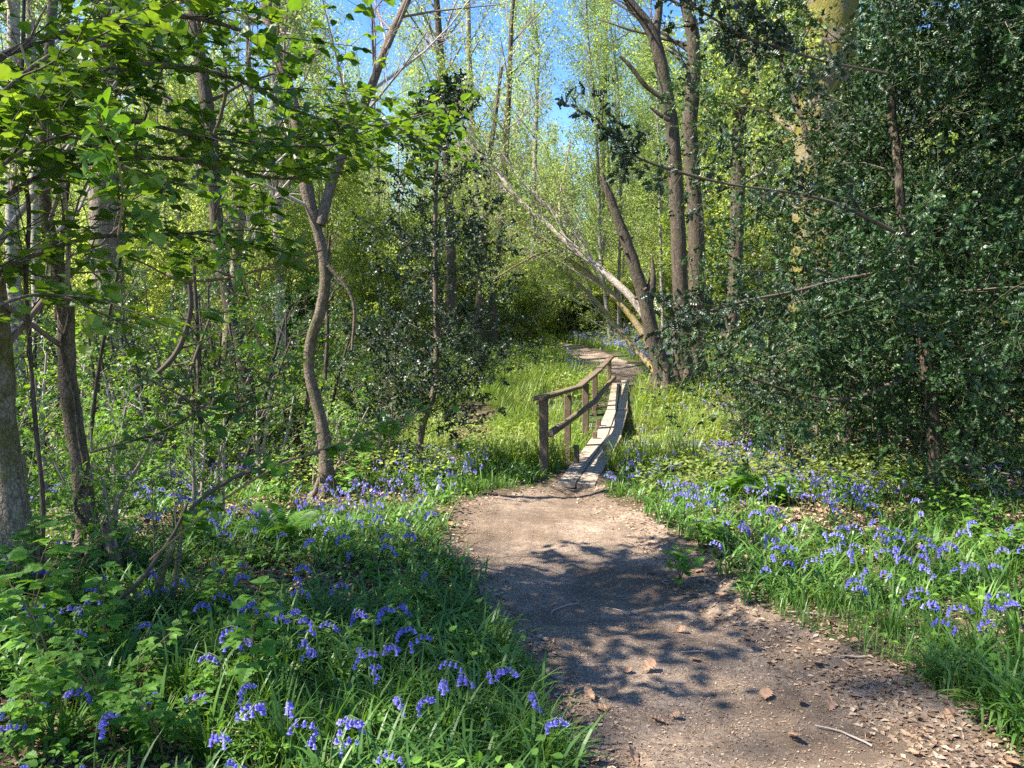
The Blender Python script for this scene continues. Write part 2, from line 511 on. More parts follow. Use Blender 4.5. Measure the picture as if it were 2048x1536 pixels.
M['dark_under'] = leaf_mat('dark_understorey_leaf', [(.035, .075, .018), (.06, .12, .028), (.12, .20, .045)], .35, (1.5, 1.5, .5), .45, .4, .8)
M['bramble'] = leaf_mat('bramble_leaf', [(.08, .19, .03), (.14, .29, .04), (.23, .40, .06)], .45, (1.5, 1.4, .5), .5, .35, 3)
M['grass'] = leaf_mat('grass_blade', [(.035, .095, .018), (.065, .155, .028), (.11, .22, .04), (.20, .30, .08)], .35, (1.5, 1.4, .5), .42, .4, .9)
M['sedge'] = leaf_mat('sedge_blade', [(.08, .16, .02), (.15, .25, .035), (.26, .34, .07), (.38, .38, .14)], .4, (1.3, 1.3, .5), .4, .4, 1.2)
M['fern'] = leaf_mat('fern_frond', [(.05, .13, .02), (.09, .20, .03), (.14, .27, .04)], .45, (1.4, 1.4, .5), .5, .3, 2)
M['bell'] = leaf_mat('bluebell_petal', [(.17, .14, .48), (.27, .24, .66), (.46, .42, .84)], .4, (1.2, 1.0, 1.3), .5, .3, 6)
M['stem'] = island_mat('green_stem', [(.07, .12, .03), (.12, .18, .05)], .6, .3)
M['cane'] = island_mat('bramble_cane', [(.16, .10, .05), (.22, .16, .07)], .7, .3)
M['oak_bark'] = bark_mat('oak_bark', (.08, .06, .045), (.34, .28, .23), (.15, .17, .05), .30, 16, .22, .8, .8)
M['dark_bark'] = bark_mat('dark_bark', (.035, .028, .02), (.17, .135, .10), (.13, .14, .04), .27, 26, .3, .7, 1.2)
M['hazel_bark'] = bark_mat('hazel_bark', (.07, .052, .038), (.27, .21, .155), (.10, .10, .03), .36, 34, .6, .55, 2.2)
M['yellow_moss'] = bark_mat('yellow_moss_bark', (.10, .08, .05), (.34, .28, .2), (.23, .20, .05), .50, 26, .35, .8, 2.2)
M['moss_bark'] = bark_mat('mossy_bark', (.10, .08, .05), (.44, .37, .28), (.17, .165, .035), .42, 30, .5, .9, 2.6)
M['birch_bark'] = bark_mat('birch_bark', (.20, .18, .15), (.46, .42, .37), (.16, .19, .07), .36, 18, 1.2, .4, .8, (.12, .10, .08))
M['lean_bark'] = bark_mat('leaning_trunk_bark', (.26, .20, .15), (.58, .50, .42), (.28, .24, .07), .33, 20, .5, .4, 1.4)
M['yellow_bark'] = bark_mat('lichen_bark', (.19, .14, .08), (.40, .31, .19), (.32, .26, .07), .46, 20, .5, .4, 1.8)
M['twig'] = island_mat('bare_twig', [(.16, .12, .10), (.30, .24, .20), (.42, .36, .32)], .8, .2)
M['dtwig'] = island_mat('dark_twig', [(.05, .04, .03), (.12, .09, .07)], .8, .2)
M['holly_twig'] = island_mat('holly_twig', [(.04, .045, .02), (.08, .08, .04), (.20, .17, .11)], .6, .3)
M['soil'] = soil_mat('woodland_floor', [(.2, (.035, .026, .018)), (.5, (.10, .075, .05)), (.8, (.24, .18, .13))], 40, .7, (.04, .075, .02), 1.6)
M['path'] = soil_mat('trodden_earth', [(.15, (.08, .054, .036)), (.40, (.225, .168, .122)), (.60, (.335, .262, .20)), (.85, (.50, .41, .33))], 48, 1.0, (.17, .125, .088), 1.1)
M['litter'] = island_mat('leaf_litter', [(.08, .05, .03), (.20, .135, .085), (.33, .235, .155), (.15, .095, .06), (.48, .37, .26), (.27, .15, .08)], .85, .15, .1)
M['deadleaf'] = island_mat('dead_oak_leaf', [(.24, .14, .08), (.34, .21, .13), (.42, .29, .18)], .7, .3, .2, 40)
M['plank'] = wood_mat('weathered_plank', [(.25, (.15, .115, .085)), (.5, (.31, .25, .19)), (.75, (.46, .385, .31))], (.20, .17, .10))
M['post'] = wood_mat('weathered_post', [(.25, (.06, .045, .03)), (.5, (.14, .10, .065)), (.75, (.26, .195, .13))], (.11, .11, .04))

rs = np.random.RandomState(11)

# ------------------------------------------------------------------ ground and path
def build_ground():
    ys = [-80, -50, -30, -18, -10, -6, -4, -3]
    y = -2.0
    while y < 260:
        ys.append(y)
        y += .032 if y < 5 else .032 + (y - 5) * .0115
    ys += [300, 380, 500, 700, 900]
    ys = np.array(ys)
    u = np.linspace(-1, 1, 640)
    u = .35 * u + .65 * u ** 3
    X = u[None, :] * (6.5 + 1.0 * np.abs(ys))[:, None] + .7
    Y = np.repeat(ys[:, None], len(u), 1)
    Z = ground_z(X, Y)
    ins = path_in(X, Y)
    Z = Z - .05 * np.clip(ins / .35, 0, 1)
    near = np.abs(Y) < 12
    Z = Z + near * (.020 * vnoise(X * 9, Y * 9) + .05 * vnoise(X * 2.6 + 40, Y * 2.6) + .010 * vnoise(X * 23, Y * 23))
    n = len(u); m = len(ys)
    i = np.arange(m - 1)[:, None] * n; j = np.arange(n - 1)[None, :]
    f = np.stack([i + j, i + j + 1, i + n + j + 1, i + n + j], -1).reshape(-1, 4)
    V = np.stack([X, Y, Z], -1).reshape(-1, 3)
    fin = ins.reshape(-1)[f].mean(1) > 0
    for name, sel, mt in (('ground', ~fin, 'soil'), ('path', fin, 'path')):
        ff = f[sel]
        used, inv = np.unique(ff, return_inverse=True)
        mb = MB(); mb.add(V[used], inv.reshape(-1, 4), 0, True)
        o = mb.build(name, M[mt]); tag(o, kind='structure')
build_ground()

def scatter(n, y0, y1, spread=.74, keep=None, pad=.6):
    """more to the square metre near the camera than far off"""
    y = np.exp(rs.uniform(math.log(y0), math.log(y1), n))
    x = rs.uniform(-1, 1, n) * (spread * y + pad)
    if keep is not None:
        k = keep(x, y); x = x[k]; y = y[k]
    return x, y

# ------------------------------------------------------------------ footbridge
def build_bridge():
    br = thing('footbridge', 'narrow weathered plank footbridge with a wooden handrail along one side, over the boggy hollow', 'footbridge', G(1155, 957))
    r2 = np.random.RandomState(5)
    st = [(1152, 957, 8.75), (1176, 920, 10.0), (1216, 873, 11.9), (1234, 822, 13.9), (1241, 768, 16.6)]
    c = np.array([P(a, b, d) for a, b, d in st])
    c[0][2] = float(ground_z(c[0][0], c[0][1])) - .015
    def run(c0, c1, wl, gap, name='plank', dz=0, ext0=0, sides=(-1, 1), ends=None):
        t = nrm(c1 - c0); s_ = nrm(np.cross(t, [0, 0, 1]))
        for k in sides:
            off = s_ * k * (wl / 2 + gap / 2)
            mb = MB()
            e = ends[k] if ends else 0
            box(mb, c0 + off - t * ext0 + [0, 0, dz], c1 + off + t * e + [0, 0, dz], wl, .055, bev=.006, sub=6, rs=r2, warp=.0015)
            mb.build(name, M['plank'], br)
    run(c[0], c[2], .215, .014, dz=-.0)
    run(c[2], c[3], .185, .02, dz=-.012, ext0=-.02)
    run(c[3], c[4], .175, .02, dz=.0, ext0=-.02, ends={-1: 0, 1: .35})
    # bearers below the joints
    for k in (1, 2, 3, 4):
        t = nrm(c[min(k + 1, 4)] - c[max(k - 1, 0)]); s_ = nrm(np.cross(t, [0, 0, 1]))
        q = c[k] + (t * .12 if k == 0 else 0)
        mb = MB(); box(mb, q - s_ * .2 - [0, 0, .075], q + s_ * .2 - [0, 0, .075], .1, .09, rs=r2, warp=.003)
        mb.build('bearer', M['post'], br)
    posts = [(1087, 800, 9.35, .11), (1136, 791, 11.0, .105), (1171, 768, 12.4, .11), (1190, 747, 14.2, .1), (1219, 716, 16.6, .09)]
    tops = []
    for px, py, d, w in posts:
        top = P(px, py, d); g = float(ground_z(top[0], top[1]))
        mb = MB(); box(mb, (top[0] + r2.uniform(-.02, .02), top[1], g - .35), top, w, w * .95, up=(.15, 1, 0), bev=.01, sub=6, rs=r2, warp=.003)
        mb.build('post', M['post'], br)
        tops.append(top)
    tops = np.array(tops)
    # flat top rail in three lengths
    tr = [P(1077, 802, 9.2), P(1157, 778, 11.8), P(1196, 745, 14.35), P(1223, 716, 16.8)]
    for i in range(3):
        a, b = np.array(tr[i]), np.array(tr[i + 1])
        a = a + [0, 0, .03 + (.004 if i == 1 else 0)]; b = b + [0, 0, .03 + (.004 if i == 1 else 0)]
        mb = MB(); box(mb, a, b + (0 if i < 2 else 0), .13 if i == 0 else .12, .05, bev=.008, sub=6, rs=r2, warp=.005)
        mb.build('handrail', M['post'], br)
    # round middle rail on the walkers' side
    mr = [P(1089, 868, 9.2), P(1143, 833, 10.9), P(1184, 802, 12.3), P(1200, 776, 14.1), P(1224, 755, 16.5)]
    for (i0, i1) in ((0, 2), (2, 4)):
        pts = np.array(mr[i0:i1 + 1]) + [.06, 0, 0]
        pp, rr = smooth_line([pts[0], pts[0] * .5 + pts[2] * .5 + (pts[1] - pts[0] * .5 - pts[2] * .5) * .4, pts[2]], [.048, .045, .042], 5)
        mb = MB(); tube(mb, pp, rr, 8, rough=.05, rs=r2)
        mb.build('middle_rail', M['post'], br)
    # short stakes that hold the planks
    for px, py, d, h in ((1153, 893, 9.9, .14), (1190, 866, 11.6, .16), (1209, 893, 10.7, .13), (1253, 818, 13.8, .10), (1198, 838, 12.6, .12), (1217, 902, 10.3, .08)):
        q = P(px, py, d); g = float(ground_z(q[0], q[1]))
        mb = MB(); box(mb, (q[0], q[1], min(g, q[2] - .3) - .15), q + [0, 0, h * .12], .07, .06, up=(.2, 1, 0), rs=r2, warp=.004)
        mb.build('stake', M['post'], br)
    return c
BR = build_bridge()

def near_bridge(x, y, m=.42):
    out = np.zeros(np.shape(x), bool)
    for i in range(len(BR) - 1):
        a = BR[i][:2]; b = BR[i + 1][:2]; d = b - a
        t = np.clip(((x - a[0]) * d[0] + (y - a[1]) * d[1]) / (d @ d), 0, 1)
        out |= np.hypot(x - a[0] - t * d[0], y - a[1] - t * d[1]) < m
    return out

# ------------------------------------------------------------------ growing things
def perp(d, r):
    v = r.normal(0, 1, 3); v -= d * (v @ d)
    return v / (np.linalg.norm(v) + 1e-9)

def grow(r, p, d, L, rad, lvl, Q, out):
    n = max(3, int(L / Q['step'][lvl]) + 1)
    d = d / np.linalg.norm(d)
    pts = [p]
    for i in range(n):
        d = d + r.normal(0, Q['wob'][lvl], 3); d[2] += Q['up'][lvl]
        d /= np.linalg.norm(d)
        p = p + d * (L / n)
        pts.append(p)
    pts = np.array(pts)
    out.append((pts, np.linspace(rad, rad * Q['tip'], len(pts)), lvl))
    if lvl >= Q['max']:
        return
    k = Q['n'][lvl]
    if isinstance(k, float):
        k = max(1, int(L * k))
    s0 = Q['start'][lvl]
    for i in range(k):
        t = s0 + (1 - s0) * (i + r.uniform(.1, .9)) / k
        q = t * (len(pts) - 1); j = min(int(q), len(pts) - 2); fr = q - j
        pp = pts[j] * (1 - fr) + pts[j + 1] * fr
        dd = nrm(pts[j + 1] - pts[j])
        a = math.radians(Q['ang'][lvl]) * r.uniform(.7, 1.25)
        side = perp(dd, r)
        if Q.get('flat') and lvl >= 1:
            side[2] *= .25; side /= np.linalg.norm(side)
        nd = dd * math.cos(a) + side * math.sin(a)
        ll = L * Q['ratio'][lvl] * (1 - Q['short'][lvl] * t) * r.uniform(.7, 1.2)
        grow(r, pp, nd, ll, max(rad * (1 - t * (1 - Q['tip'])) * Q['thin'][lvl], .0025), lvl + 1, Q, out)

def lines_to(mb, lines, sides=(8, 5, 4, 3, 3), mat=0, lv0=0, only=None, rough=0.0, r=None):
    for pts, rad, lvl in lines:
        if only is not None and lvl not in only:
            continue
        s_ = sides[min(lvl, len(sides) - 1)]
        tube(mb, pts, rad, s_, mat, cap=s_ >= 5, rough=rough if lvl == 0 else 0, rs=r)

def along(lines, lvls, per_m, r, jit=.02):
    """points and directions along the twigs"""
    Ps, Ds = [], []
    for pts, rad, lvl in lines:
        if lvl not in lvls:
            continue
        seg = pts[1:] - pts[:-1]
        L = np.linalg.norm(seg, axis=1); T = L.sum()
        n = r.poisson(T * per_m) + 1
        q = r.uniform(0, 1, n) ** .8 * (len(seg) - 1e-4)
        j = q.astype(int); fr = (q - j)[:, None]
        Ps.append(pts[j] * (1 - fr) + pts[j + 1] * fr); Ds.append(seg[j] / L[j][:, None])
    if not Ps:
        return np.zeros((0, 3)), np.zeros((0, 3))
    Pp = np.concatenate(Ps); Dd = np.concatenate(Ds)
    return Pp + r.normal(0, jit, Pp.shape), Dd

def leaves(mb, T, lines, lvls, per_m, size, r, spread=.9, flat=.6, jit=.02, droop=0.0, mat=0):
    ck = 5 if jit > .08 else 1
    p, d = along(lines, lvls, per_m / ck, r, jit)
    if ck > 1:
        p = np.repeat(p, ck, 0); d = np.repeat(d, ck, 0); p = p + r.normal(0, jit * .32, p.shape)
    n = len(p)
    rnd = r.normal(0, 1, (n, 3))
    ax = d + spread * rnd; ax[:, 2] -= droop
    if flat > .5:
        ax[:, 2] *= (1 - flat)
    ax = nrm(ax)
    nr = r.normal(0, 1 - flat + .15, (n, 3)) + np.array([0, 0, flat * 2])
    inst(mb, T, p, ax, nr, size * r.uniform(.5, 1.25, n), mat)
    return n

# --- background birches, bare trees and bushes (built at the origin, copied later)
FAR = {}
def proto(key, name, cat, parts):
    FAR[key] = (name, cat, parts)

def far_birch(seed, H, leafy=1.0, leafsize=.075, narrow=1.0, mat='birch', bare=False, bark='birch_bark'):
    r = np.random.RandomState(seed)
    Q = dict(step=[.9, .5, .4, .3], wob=[.035, .10, .16, .2], up=[.02, .03, -.02, -.04], tip=.25, max=3 if bare else 2,
             n=[int(3.0 * H), 7 if not bare else 7, 3], start=[.18, .15, .2], ang=[42, 38, 35], ratio=[.20 * narrow, .42, .45], short=[.55, .5, .3], thin=[.28, .45, .6])
    out = []
    grow(r, np.zeros(3), np.array([r.normal(0, .03), r.normal(0, .03), 1.0]), H, .0052 * H, 0, Q, out)
    parts = []
    a = MB(); lines_to(a, out, only=(0,), sides=(8,)); parts.append(('trunk', a, [M[bark]]))
    b = MB(); lines_to(b, out, sides=(8, 4, 3, 3), only=(1, 2, 3)); parts.append(('branches', b, [M['twig']]))
    if leafy > 0:
        c = MB(); leaves(c, T_LOW, out, (2,), 58 * leafy, leafsize, r, 1.2, .3, .18, .3); leaves(c, T_LOW, out, (1,), 8 * leafy, leafsize, r, 1.2, .3, .15, .3)
        parts.append(('crown', c, [M[mat]]))
    return parts

def bush(seed, H, W, mat='under', leafsize=.07, per_m=60, T=T_LOW, stems=7, twig='twig', jit=.09, flat=.45):
    r = np.random.RandomState(seed)
    Q = dict(step=[.5, .35, .25], wob=[.08, .14, .2], up=[.03, .02, 0], tip=.3, max=2, n=[9, 6], start=[.12, .1], ang=[50, 45],
             ratio=[.42, .5], short=[.4, .4], thin=[.5, .5], flat=True)
    out = []
    for i in range(stems):
        az = r.uniform(0, 2 * PI); lean = r.uniform(.05, 1) * W / H
        grow(r, np.array([math.cos(az), math.sin(az), 0]) * .15, np.array([math.cos(az) * lean, math.sin(az) * lean, 1.0]), H * r.uniform(.6, 1.05), .022 * H ** .6, 0, Q, out)
    a = MB(); lines_to(a, out, sides=(5, 3, 3))
    c = MB(); leaves(c, T, out, (1, 2), per_m, leafsize, r, 1.1, flat, jit, .1)
    return [('stem', a, [M[twig]]), ('foliage', c, [M[mat]])]

def place(key, spots, label, group, name, cat):
    """spots: (x, y, scale, rot). One thing of its own for each, sharing the shapes."""
    parts = FAR[key]
    objs = []
    for k, (x, y, s_, rz) in enumerate(spots):
        z = float(ground_z(x, y)) - .05
        lab = label[k] if isinstance(label, list) else label
        if not isinstance(parts, dict):
            e = thing(name, lab, cat, (x, y, z), group)
            for pn, mb, mats in parts:
                o = mb.build(pn, mats, e, world=False)
            FAR[key] = parts = {'root': e, 'ch': list(e.children)}
            e.rotation_euler = (0, 0, rz); e.scale = (s_, s_, s_)
        else:
            e = dup(parts['root'], (x, y, z), rz, s_, lab, group, parts['ch'])
            e.name = name; e['category'] = cat
        objs.append(e)
    return objs

# ------------------------------------------------------------------ trees that can be told apart
def traced(pts, d, k=4, d_end=None):
    """photo points (x, y, width in pixels) at distance d -> smooth centre line and radii; the foot goes into the ground"""
    n = len(pts)
    ds = np.linspace(d, d if d_end is None else d_end, n)
    c = np.array([P(a, b, q) for (a, b, w), q in zip(pts, ds)])
    rr = np.array([w / 2 / F_PX * q for (a, b, w), q in zip(pts, ds)])
    return smooth_line(c, rr, k)

def foot(line):
    """continue a trunk down into the ground at its lower end (last point)"""
    pts, rad = line
    g = float(ground_z(pts[-1][0], pts[-1][1]))
    if pts[-1][2] > g - .1:
        pts = np.concatenate([pts, [[pts[-1][0], pts[-1][1], g - .15]]]); rad = np.concatenate([rad, [rad[-1] * 1.15]])
    hgt = pts[:, 2] - g
    rad = rad * (1 + .45 * np.exp(-np.clip(hgt, 0, 9) / .16))
    return pts, rad

def up_on(line, L, r, wob=.06, tip=.4):
    """continue a trunk above the top of the frame"""
    pts, rad = line
    d = nrm(pts[0] - pts[2]); d = nrm(d + [0, 0, .5])
    new = []; p = pts[0]
    for i in range(6):
        d = nrm(d + r.normal(0, wob, 3)); p = p + d * L / 6; new.append(p)
    return np.concatenate([np.array(new)[::-1], pts]), np.concatenate([np.linspace(rad[0] * tip, rad[0], 7)[:-1], rad])

def side_branches(line, r, n, L, ang=55, lo=0.0, hi=.7, max_lvl=2, thin=.35, Q=None, dirbias=None):
    pts, rad = line
    Q = Q or dict(step=[.4, .3, .25, .2], wob=[.1, .14, .18, .2], up=[.04, .03, 0, 0], tip=.3, max=max_lvl, n=[6, 5, 4], start=[.2, .15, .1], ang=[45, 42, 40],
                  ratio=[.45, .5, .5], short=[.4, .4, .4], thin=[.5, .55, .6])
    out = []
    for i in range(n):
        q = r.uniform(lo, hi) * (len(pts) - 2); j = int(q)
        d = nrm(pts[j] - pts[j + 1])
        side = perp(d, r)
        if dirbias is not None:
            side = nrm(side * .6 + np.asarray(dirbias))
        a = math.radians(ang * r.uniform(.7, 1.2))
        o2 = []
        grow(r, pts[j], d * math.cos(a) + side * math.sin(a), L * r.uniform(.4, 1.1), max(rad[j] * thin, .004), 0, Q, o2)
        out += [(a_, b_, c_ + 1) for a_, b_, c_ in o2]
    return out

def tree(name, label, cat, line, bark, r, group=None, branches=None, leafage=None, sides=12, rough=.07, extra=None, bmat=None, knots=0):
    base = line[0][-1]
    e = thing(name, label, cat, (base[0], base[1], float(ground_z(base[0], base[1]))), group)
    mb = MB(); tube(mb, line[0], line[1], sides, rough=rough, rs=r)
    for l2 in (extra or []):
        tube(mb, l2[0], l2[1], sides, rough=rough, rs=r)
    ri = 0
    bp = line[0][-1]; br_ = line[1][-1] / 1.25; gz = float(ground_z(bp[0], bp[1]))
    if br_ > .05:
        a0 = r.uniform(0, 6.28)
        for q in range(r.randint(5, 8)):
            az = a0 + q * 6.28 / 6 + r.uniform(-.35, .35); dr = np.array([math.cos(az), math.sin(az), 0]); ln = min(br_, .22) * r.uniform(.7, 1.4)
            rp = [np.array([bp[0], bp[1], gz]) + dr * br_ * .5 + [0, 0, br_ * r.uniform(1.2, 2.0)], np.array([bp[0], bp[1], gz]) + dr * br_ * .85 + [0, 0, br_ * .7], np.array([bp[0], bp[1], gz]) + dr * (br_ + ln * .4) + [0, 0, br_ * .1], np.array([bp[0], bp[1], gz]) + dr * (br_ + ln) - [0, 0, br_ * .35]]
            pp_, rr_ = smooth_line(rp, [br_ * .22, br_ * .3, br_ * .18, br_ * .07], 3); tube(mb, pp_, rr_, 7, rough=.1, rs=r)
    for k in range(knots):
        j = r.randint(2, len(line[0]) - 3); a = perp(nrm(line[0][j + 1] - line[0][j]), r)
        q = line[0][j] + a * line[1][j] * .75
        tube(mb, [q - a * .02, q + a * line[1][j] * .5, q + a * line[1][j] * .8 + [0, 0, .02]], [line[1][j] * .35, line[1][j] * .25, .004], 6, rough=.2, rs=r)
    mb.build('trunk', M[bark], e)
    if branches:
        mb = MB(); lines_to(mb, branches, sides=(7, 6, 4, 3, 3)); mb.build('branches', M[bmat or bark], e)
    if leafage:
        T, lvls, per_m, size, mt, spread, flat, jit, droop = leafage
        mb = MB(); leaves(mb, T, branches, lvls, per_m, size, r, spread, flat, jit, droop)
        mb.build('crown', M[mt], e)
    return e

r1 = np.random.RandomState(21)

# -- big oak at the left
L = foot(up_on(traced([(212, -10, 38), (206, 120, 44), (206, 300, 50), (212, 480, 56), (222, 640, 60), (226, 740, 74)], 19), 6, r1))
B = side_branches(L, r1, 16, 4.5, 60, 0, .55, 3)
tree('oak_tree', 'tall thick oak trunk with rough pale bark behind the hazel leaves', 'tree', L, 'oak_bark', r1, None, B, (T_LOW, (3, 4), 14, .10, 'birch', 1.2, .3, .15, .1), sides=16, rough=.05)
# -- dark straight trunk left of the forked tree
L = foot(up_on(traced([(384, -10, 22), (394, 80, 23), (410, 180, 24), (424, 280, 24), (430, 400, 25), (438, 500, 26), (462, 620, 26), (488, 730, 28), (494, 790, 34)], 13), 4, r1))
B = side_branches(L, r1, 9, 2.6, 55, 0, .5, 2)
tree('oak_tree', 'dark slender leaning trunk between the big oak and the forked hazel', 'tree', L, 'dark_bark', r1, None, B, None, bmat='dtwig')
# -- forked hazel with a crooked stem in the middle left
m1 = traced([(528, -20, 19), (545, 70, 20), (562, 130, 21), (588, 215, 22), (603, 300, 23), (614, 380, 25), (632, 450, 19), (648, 520, 21), (650, 570, 22), (640, 625, 22), (622, 680, 22), (618, 740, 22), (632, 800, 23), (646, 860, 25), (652, 930, 29), (650, 1005, 34)], 7.6)
m2 = traced([(820, -12, 13), (792, 50, 15), (768, 105, 16), (744, 170, 17), (722, 225, 18), (694, 285, 19), (672, 340, 19), (655, 395, 20), (640, 450, 22)], 8.0, d_end=7.6)
m1f = foot(up_on(m1, 3, r1)); m2u = up_on(m2, 2.5, r1)
B = side_branches(m1f, r1, 10, 1.6, 55, 0, .45, 2, .3) + side_branches(m2u, r1, 12, 1.7, 50, 0, .7, 2, .35)
tree('hazel_tree', 'crooked hazel forking into a V above an S-bend in its stem', 'tree', m1f, 'hazel_bark', r1, None, B, None, extra=[m2u, traced([(704, 700, 5), (706, 600, 6), (655, 530, 8)], 7.5)], bmat='twig')
# -- trunks at the left edge
L = foot(up_on(traced([(-34, 470, 34), (-14, 560, 40), (-4, 650, 44), (4, 760, 46), (6, 860, 50), (18, 960, 54), (32, 1060, 60), (46, 1160, 70), (56, 1250, 84)], 4.2), 3.5, r1, .1))
E1 = tree('hazel_tree', 'thick mossy hazel trunk at the left edge, lit pale bark above a mossy foot', 'tree', L, 'moss_bark', r1, None, side_branches(L, r1, 6, 1.8, 50, 0, .5, 2), None, sides=16, rough=.08, bmat='twig')
L = foot(up_on(traced([(90, 200, 18), (86, 330, 20), (92, 430, 24), (112, 520, 28), (130, 600, 31), (132, 680, 32), (136, 760, 33), (146, 840, 35), (160, 920, 36), (168, 1000, 38), (178, 1080, 44), (196, 1170, 56), (206, 1260, 78), (210, 1310, 96)], 4.5), 2.5, r1, .1))
E2 = tree('hazel_tree', 'slender banded hazel stem with an ivy stem climbing it, mossy at the foot', 'tree', L, 'hazel_bark', r1, None, side_branches(L, r1, 6, 1.6, 50, 0, .5, 2), None,
          extra=[], bmat='twig')
iv = traced([(110, 540, 7), (140, 620, 8), (124, 700, 8), (150, 790, 8), (158, 870, 8), (170, 950, 8), (150, 1010, 8), (185, 1080, 9), (196, 1140, 10), (186, 1260, 10)], 4.42)
mb = MB(); tube(mb, iv[0], iv[1], 6, rough=.1, rs=r1); mb.build('ivy_stem', M['dark_bark'], E2)
# low mossy coppice stems beside it
L = foot(traced([(348, 1085, 10), (340, 1110, 12), (322, 1150, 15), (316, 1200, 17), (304, 1250, 20), (296, 1300, 24)], 3.9))
L2 = foot(traced([(372, 1000, 5), (364, 1060, 7), (356, 1120, 9), (346, 1190, 10), (330, 1240, 12), (312, 1300, 16)], 3.95))
tree('coppice_stump', 'low mossy coppice stump with two cut orange-brown stems', 'stump', L, 'moss_bark', r1, None, None, None, extra=[L2])
# hanging crooked dead branch and leaning sticks
def stick(label, pts, d, bark='dtwig', name='fallen_branch', d_end=None, twigs=3):
    l_ = traced(pts, d, d_end=d_end)
    e = thing(name, label, 'branch', l_[0][-1])
    mb = MB(); tube(mb, l_[0], l_[1], 6, rough=.08, rs=r1)
    for t_ in side_branches(l_, r1, twigs, .45, 45, .1, .7, 1, .4):
        tube(mb, t_[0], t_[1], 4)
    mb.build('branch', M[bark], e)
stick('dark crooked branch hanging down behind the slender hazel stem', [(378, 560, 9), (382, 610, 10), (372, 660, 11), (350, 710, 11), (310, 750, 10), (268, 778, 9), (236, 806, 7)], 6.0)
stick('dark stick leaning across the bluebells beside the coppice stump', [(375, 1005, 6), (352, 1060, 8), (318, 1110, 9), (282, 1160, 10), (230, 1205, 9), (165, 1242, 6)], 3.7, 'dtwig')
stick('thin dark stick slanting up from the bank below the forked hazel', [(640, 905, 5), (560, 925, 6), (480, 950, 7), (420, 985, 8), (380, 1020, 9)], 4.4, 'dtwig')
stick('pale hanging vine that crosses in front of the forked hazel', [(650, 498, 4), (590, 520, 5), (520, 540, 5), (440, 558, 6), (360, 560, 5), (290, 528, 4), (250, 510, 4)], 4.6, 'cane', 'hanging_vine')

for k, (lab, pts, d) in enumerate([
    ('thin stem climbing beside the left-edge trunk', [(48, -10, 6), (44, 150, 7), (40, 300, 8), (58, 420, 8), (52, 560, 8), (60, 700, 8), (72, 860, 9), (86, 1010, 9), (80, 1180, 10)], 4.0),
    ('thin dark stem slanting up between the slender hazel and the big oak', [(176, 60, 6), (158, 200, 7), (140, 330, 8), (128, 440, 9), (120, 560, 9), (112, 640, 9)], 4.7),
    ('thin dark straight stem in front of the big oak', [(330, 120, 5), (262, 330, 5), (240, 520, 6), (200, 720, 7), (180, 880, 8)], 5.0),
    ('slim upright sapling stem between the dark holly bushes', [(382, 470, 6), (392, 600, 8), (396, 700, 9), (398, 800, 10), (392, 870, 10)], 8.2),
    ('dark slim stem beside the S-bend of the forked hazel', [(660, 470, 5), (652, 560, 7), (655, 660, 8), (650, 760, 9)], 8.6)]):
    stick(lab, pts, d, 'dark_bark', 'woody_stem', twigs=12)

# -- twin oaks right of the bridge
o1 = traced([(1245, -15, 14), (1272, 20, 18), (1302, 60, 22), (1318, 110, 24), (1332, 180, 25), (1344, 260, 27), (1350, 340, 28), (1355, 430, 29), (1358, 520, 30), (1362, 600, 31), (1364, 680, 34), (1368, 745, 44)], 15.6)
sn = traced([(1240, 112, 5), (1262, 134, 8), (1288, 168, 9), (1318, 192, 9), (1342, 206, 10)], 15.4)
sn2 = traced([(1300, 214, 4), (1318, 228, 8), (1338, 240, 9)], 15.4)
fk = traced([(1322, -15, 12), (1318, 20, 14), (1314, 60, 15), (1314, 90, 16)], 15.6)
o1f = foot(up_on(o1, 3, r1))
B = side_branches(o1f, r1, 9, 1.8, 55, 0, .3, 2, .3) + side_branches(up_on(fk, 2.5, r1), r1, 6, 1.5, 50, 0, .4, 2, .3)
tree('oak_tree', 'curved oak trunk with a dead snag branch, left one of the pair behind the bridge', 'tree', o1f, 'dark_bark', r1, None, B, None, extra=[sn, sn2, up_on(fk, 2.5, r1)], bmat='dtwig')
o2 = foot(up_on(traced([(1368, -15, 22), (1382, 50, 25), (1388, 110, 26), (1384, 190, 28), (1380, 260, 29), (1386, 360, 30), (1392, 460, 32), (1394, 560, 33), (1390, 660, 35), (1388, 745, 46)], 16.2), 4, r1))
tree('oak_tree', 'dark straight oak trunk, right one of the pair behind the bridge', 'tree', o2, 'dark_bark', r1, None, side_branches(o2, r1, 9, 2.2, 55, 0, .4, 2, .3), None, bmat='dtwig')
# -- broken trunk
bt = foot(traced([(1204, 346, 6), (1210, 370, 12), (1222, 400, 16), (1236, 440, 19), (1252, 480, 21), (1268, 530, 23), (1284, 580, 26), (1296, 630, 28), (1306, 680, 30), (1318, 720, 34), (1332, 765, 48)], 15.0))
jag = traced([(1304, 512, 3), (1306, 545, 10), (1302, 580, 20), (1294, 610, 22)], 15.0)
jag2 = traced([(1199, 352, 3), (1207, 372, 8)], 15.0)
tree('dead_tree', 'leaning broken tree stub with a jagged snapped top beside the far end of the bridge', 'tree', bt, 'dark_bark', r1, None, None, None, extra=[jag, jag2], knots=16, rough=.12)
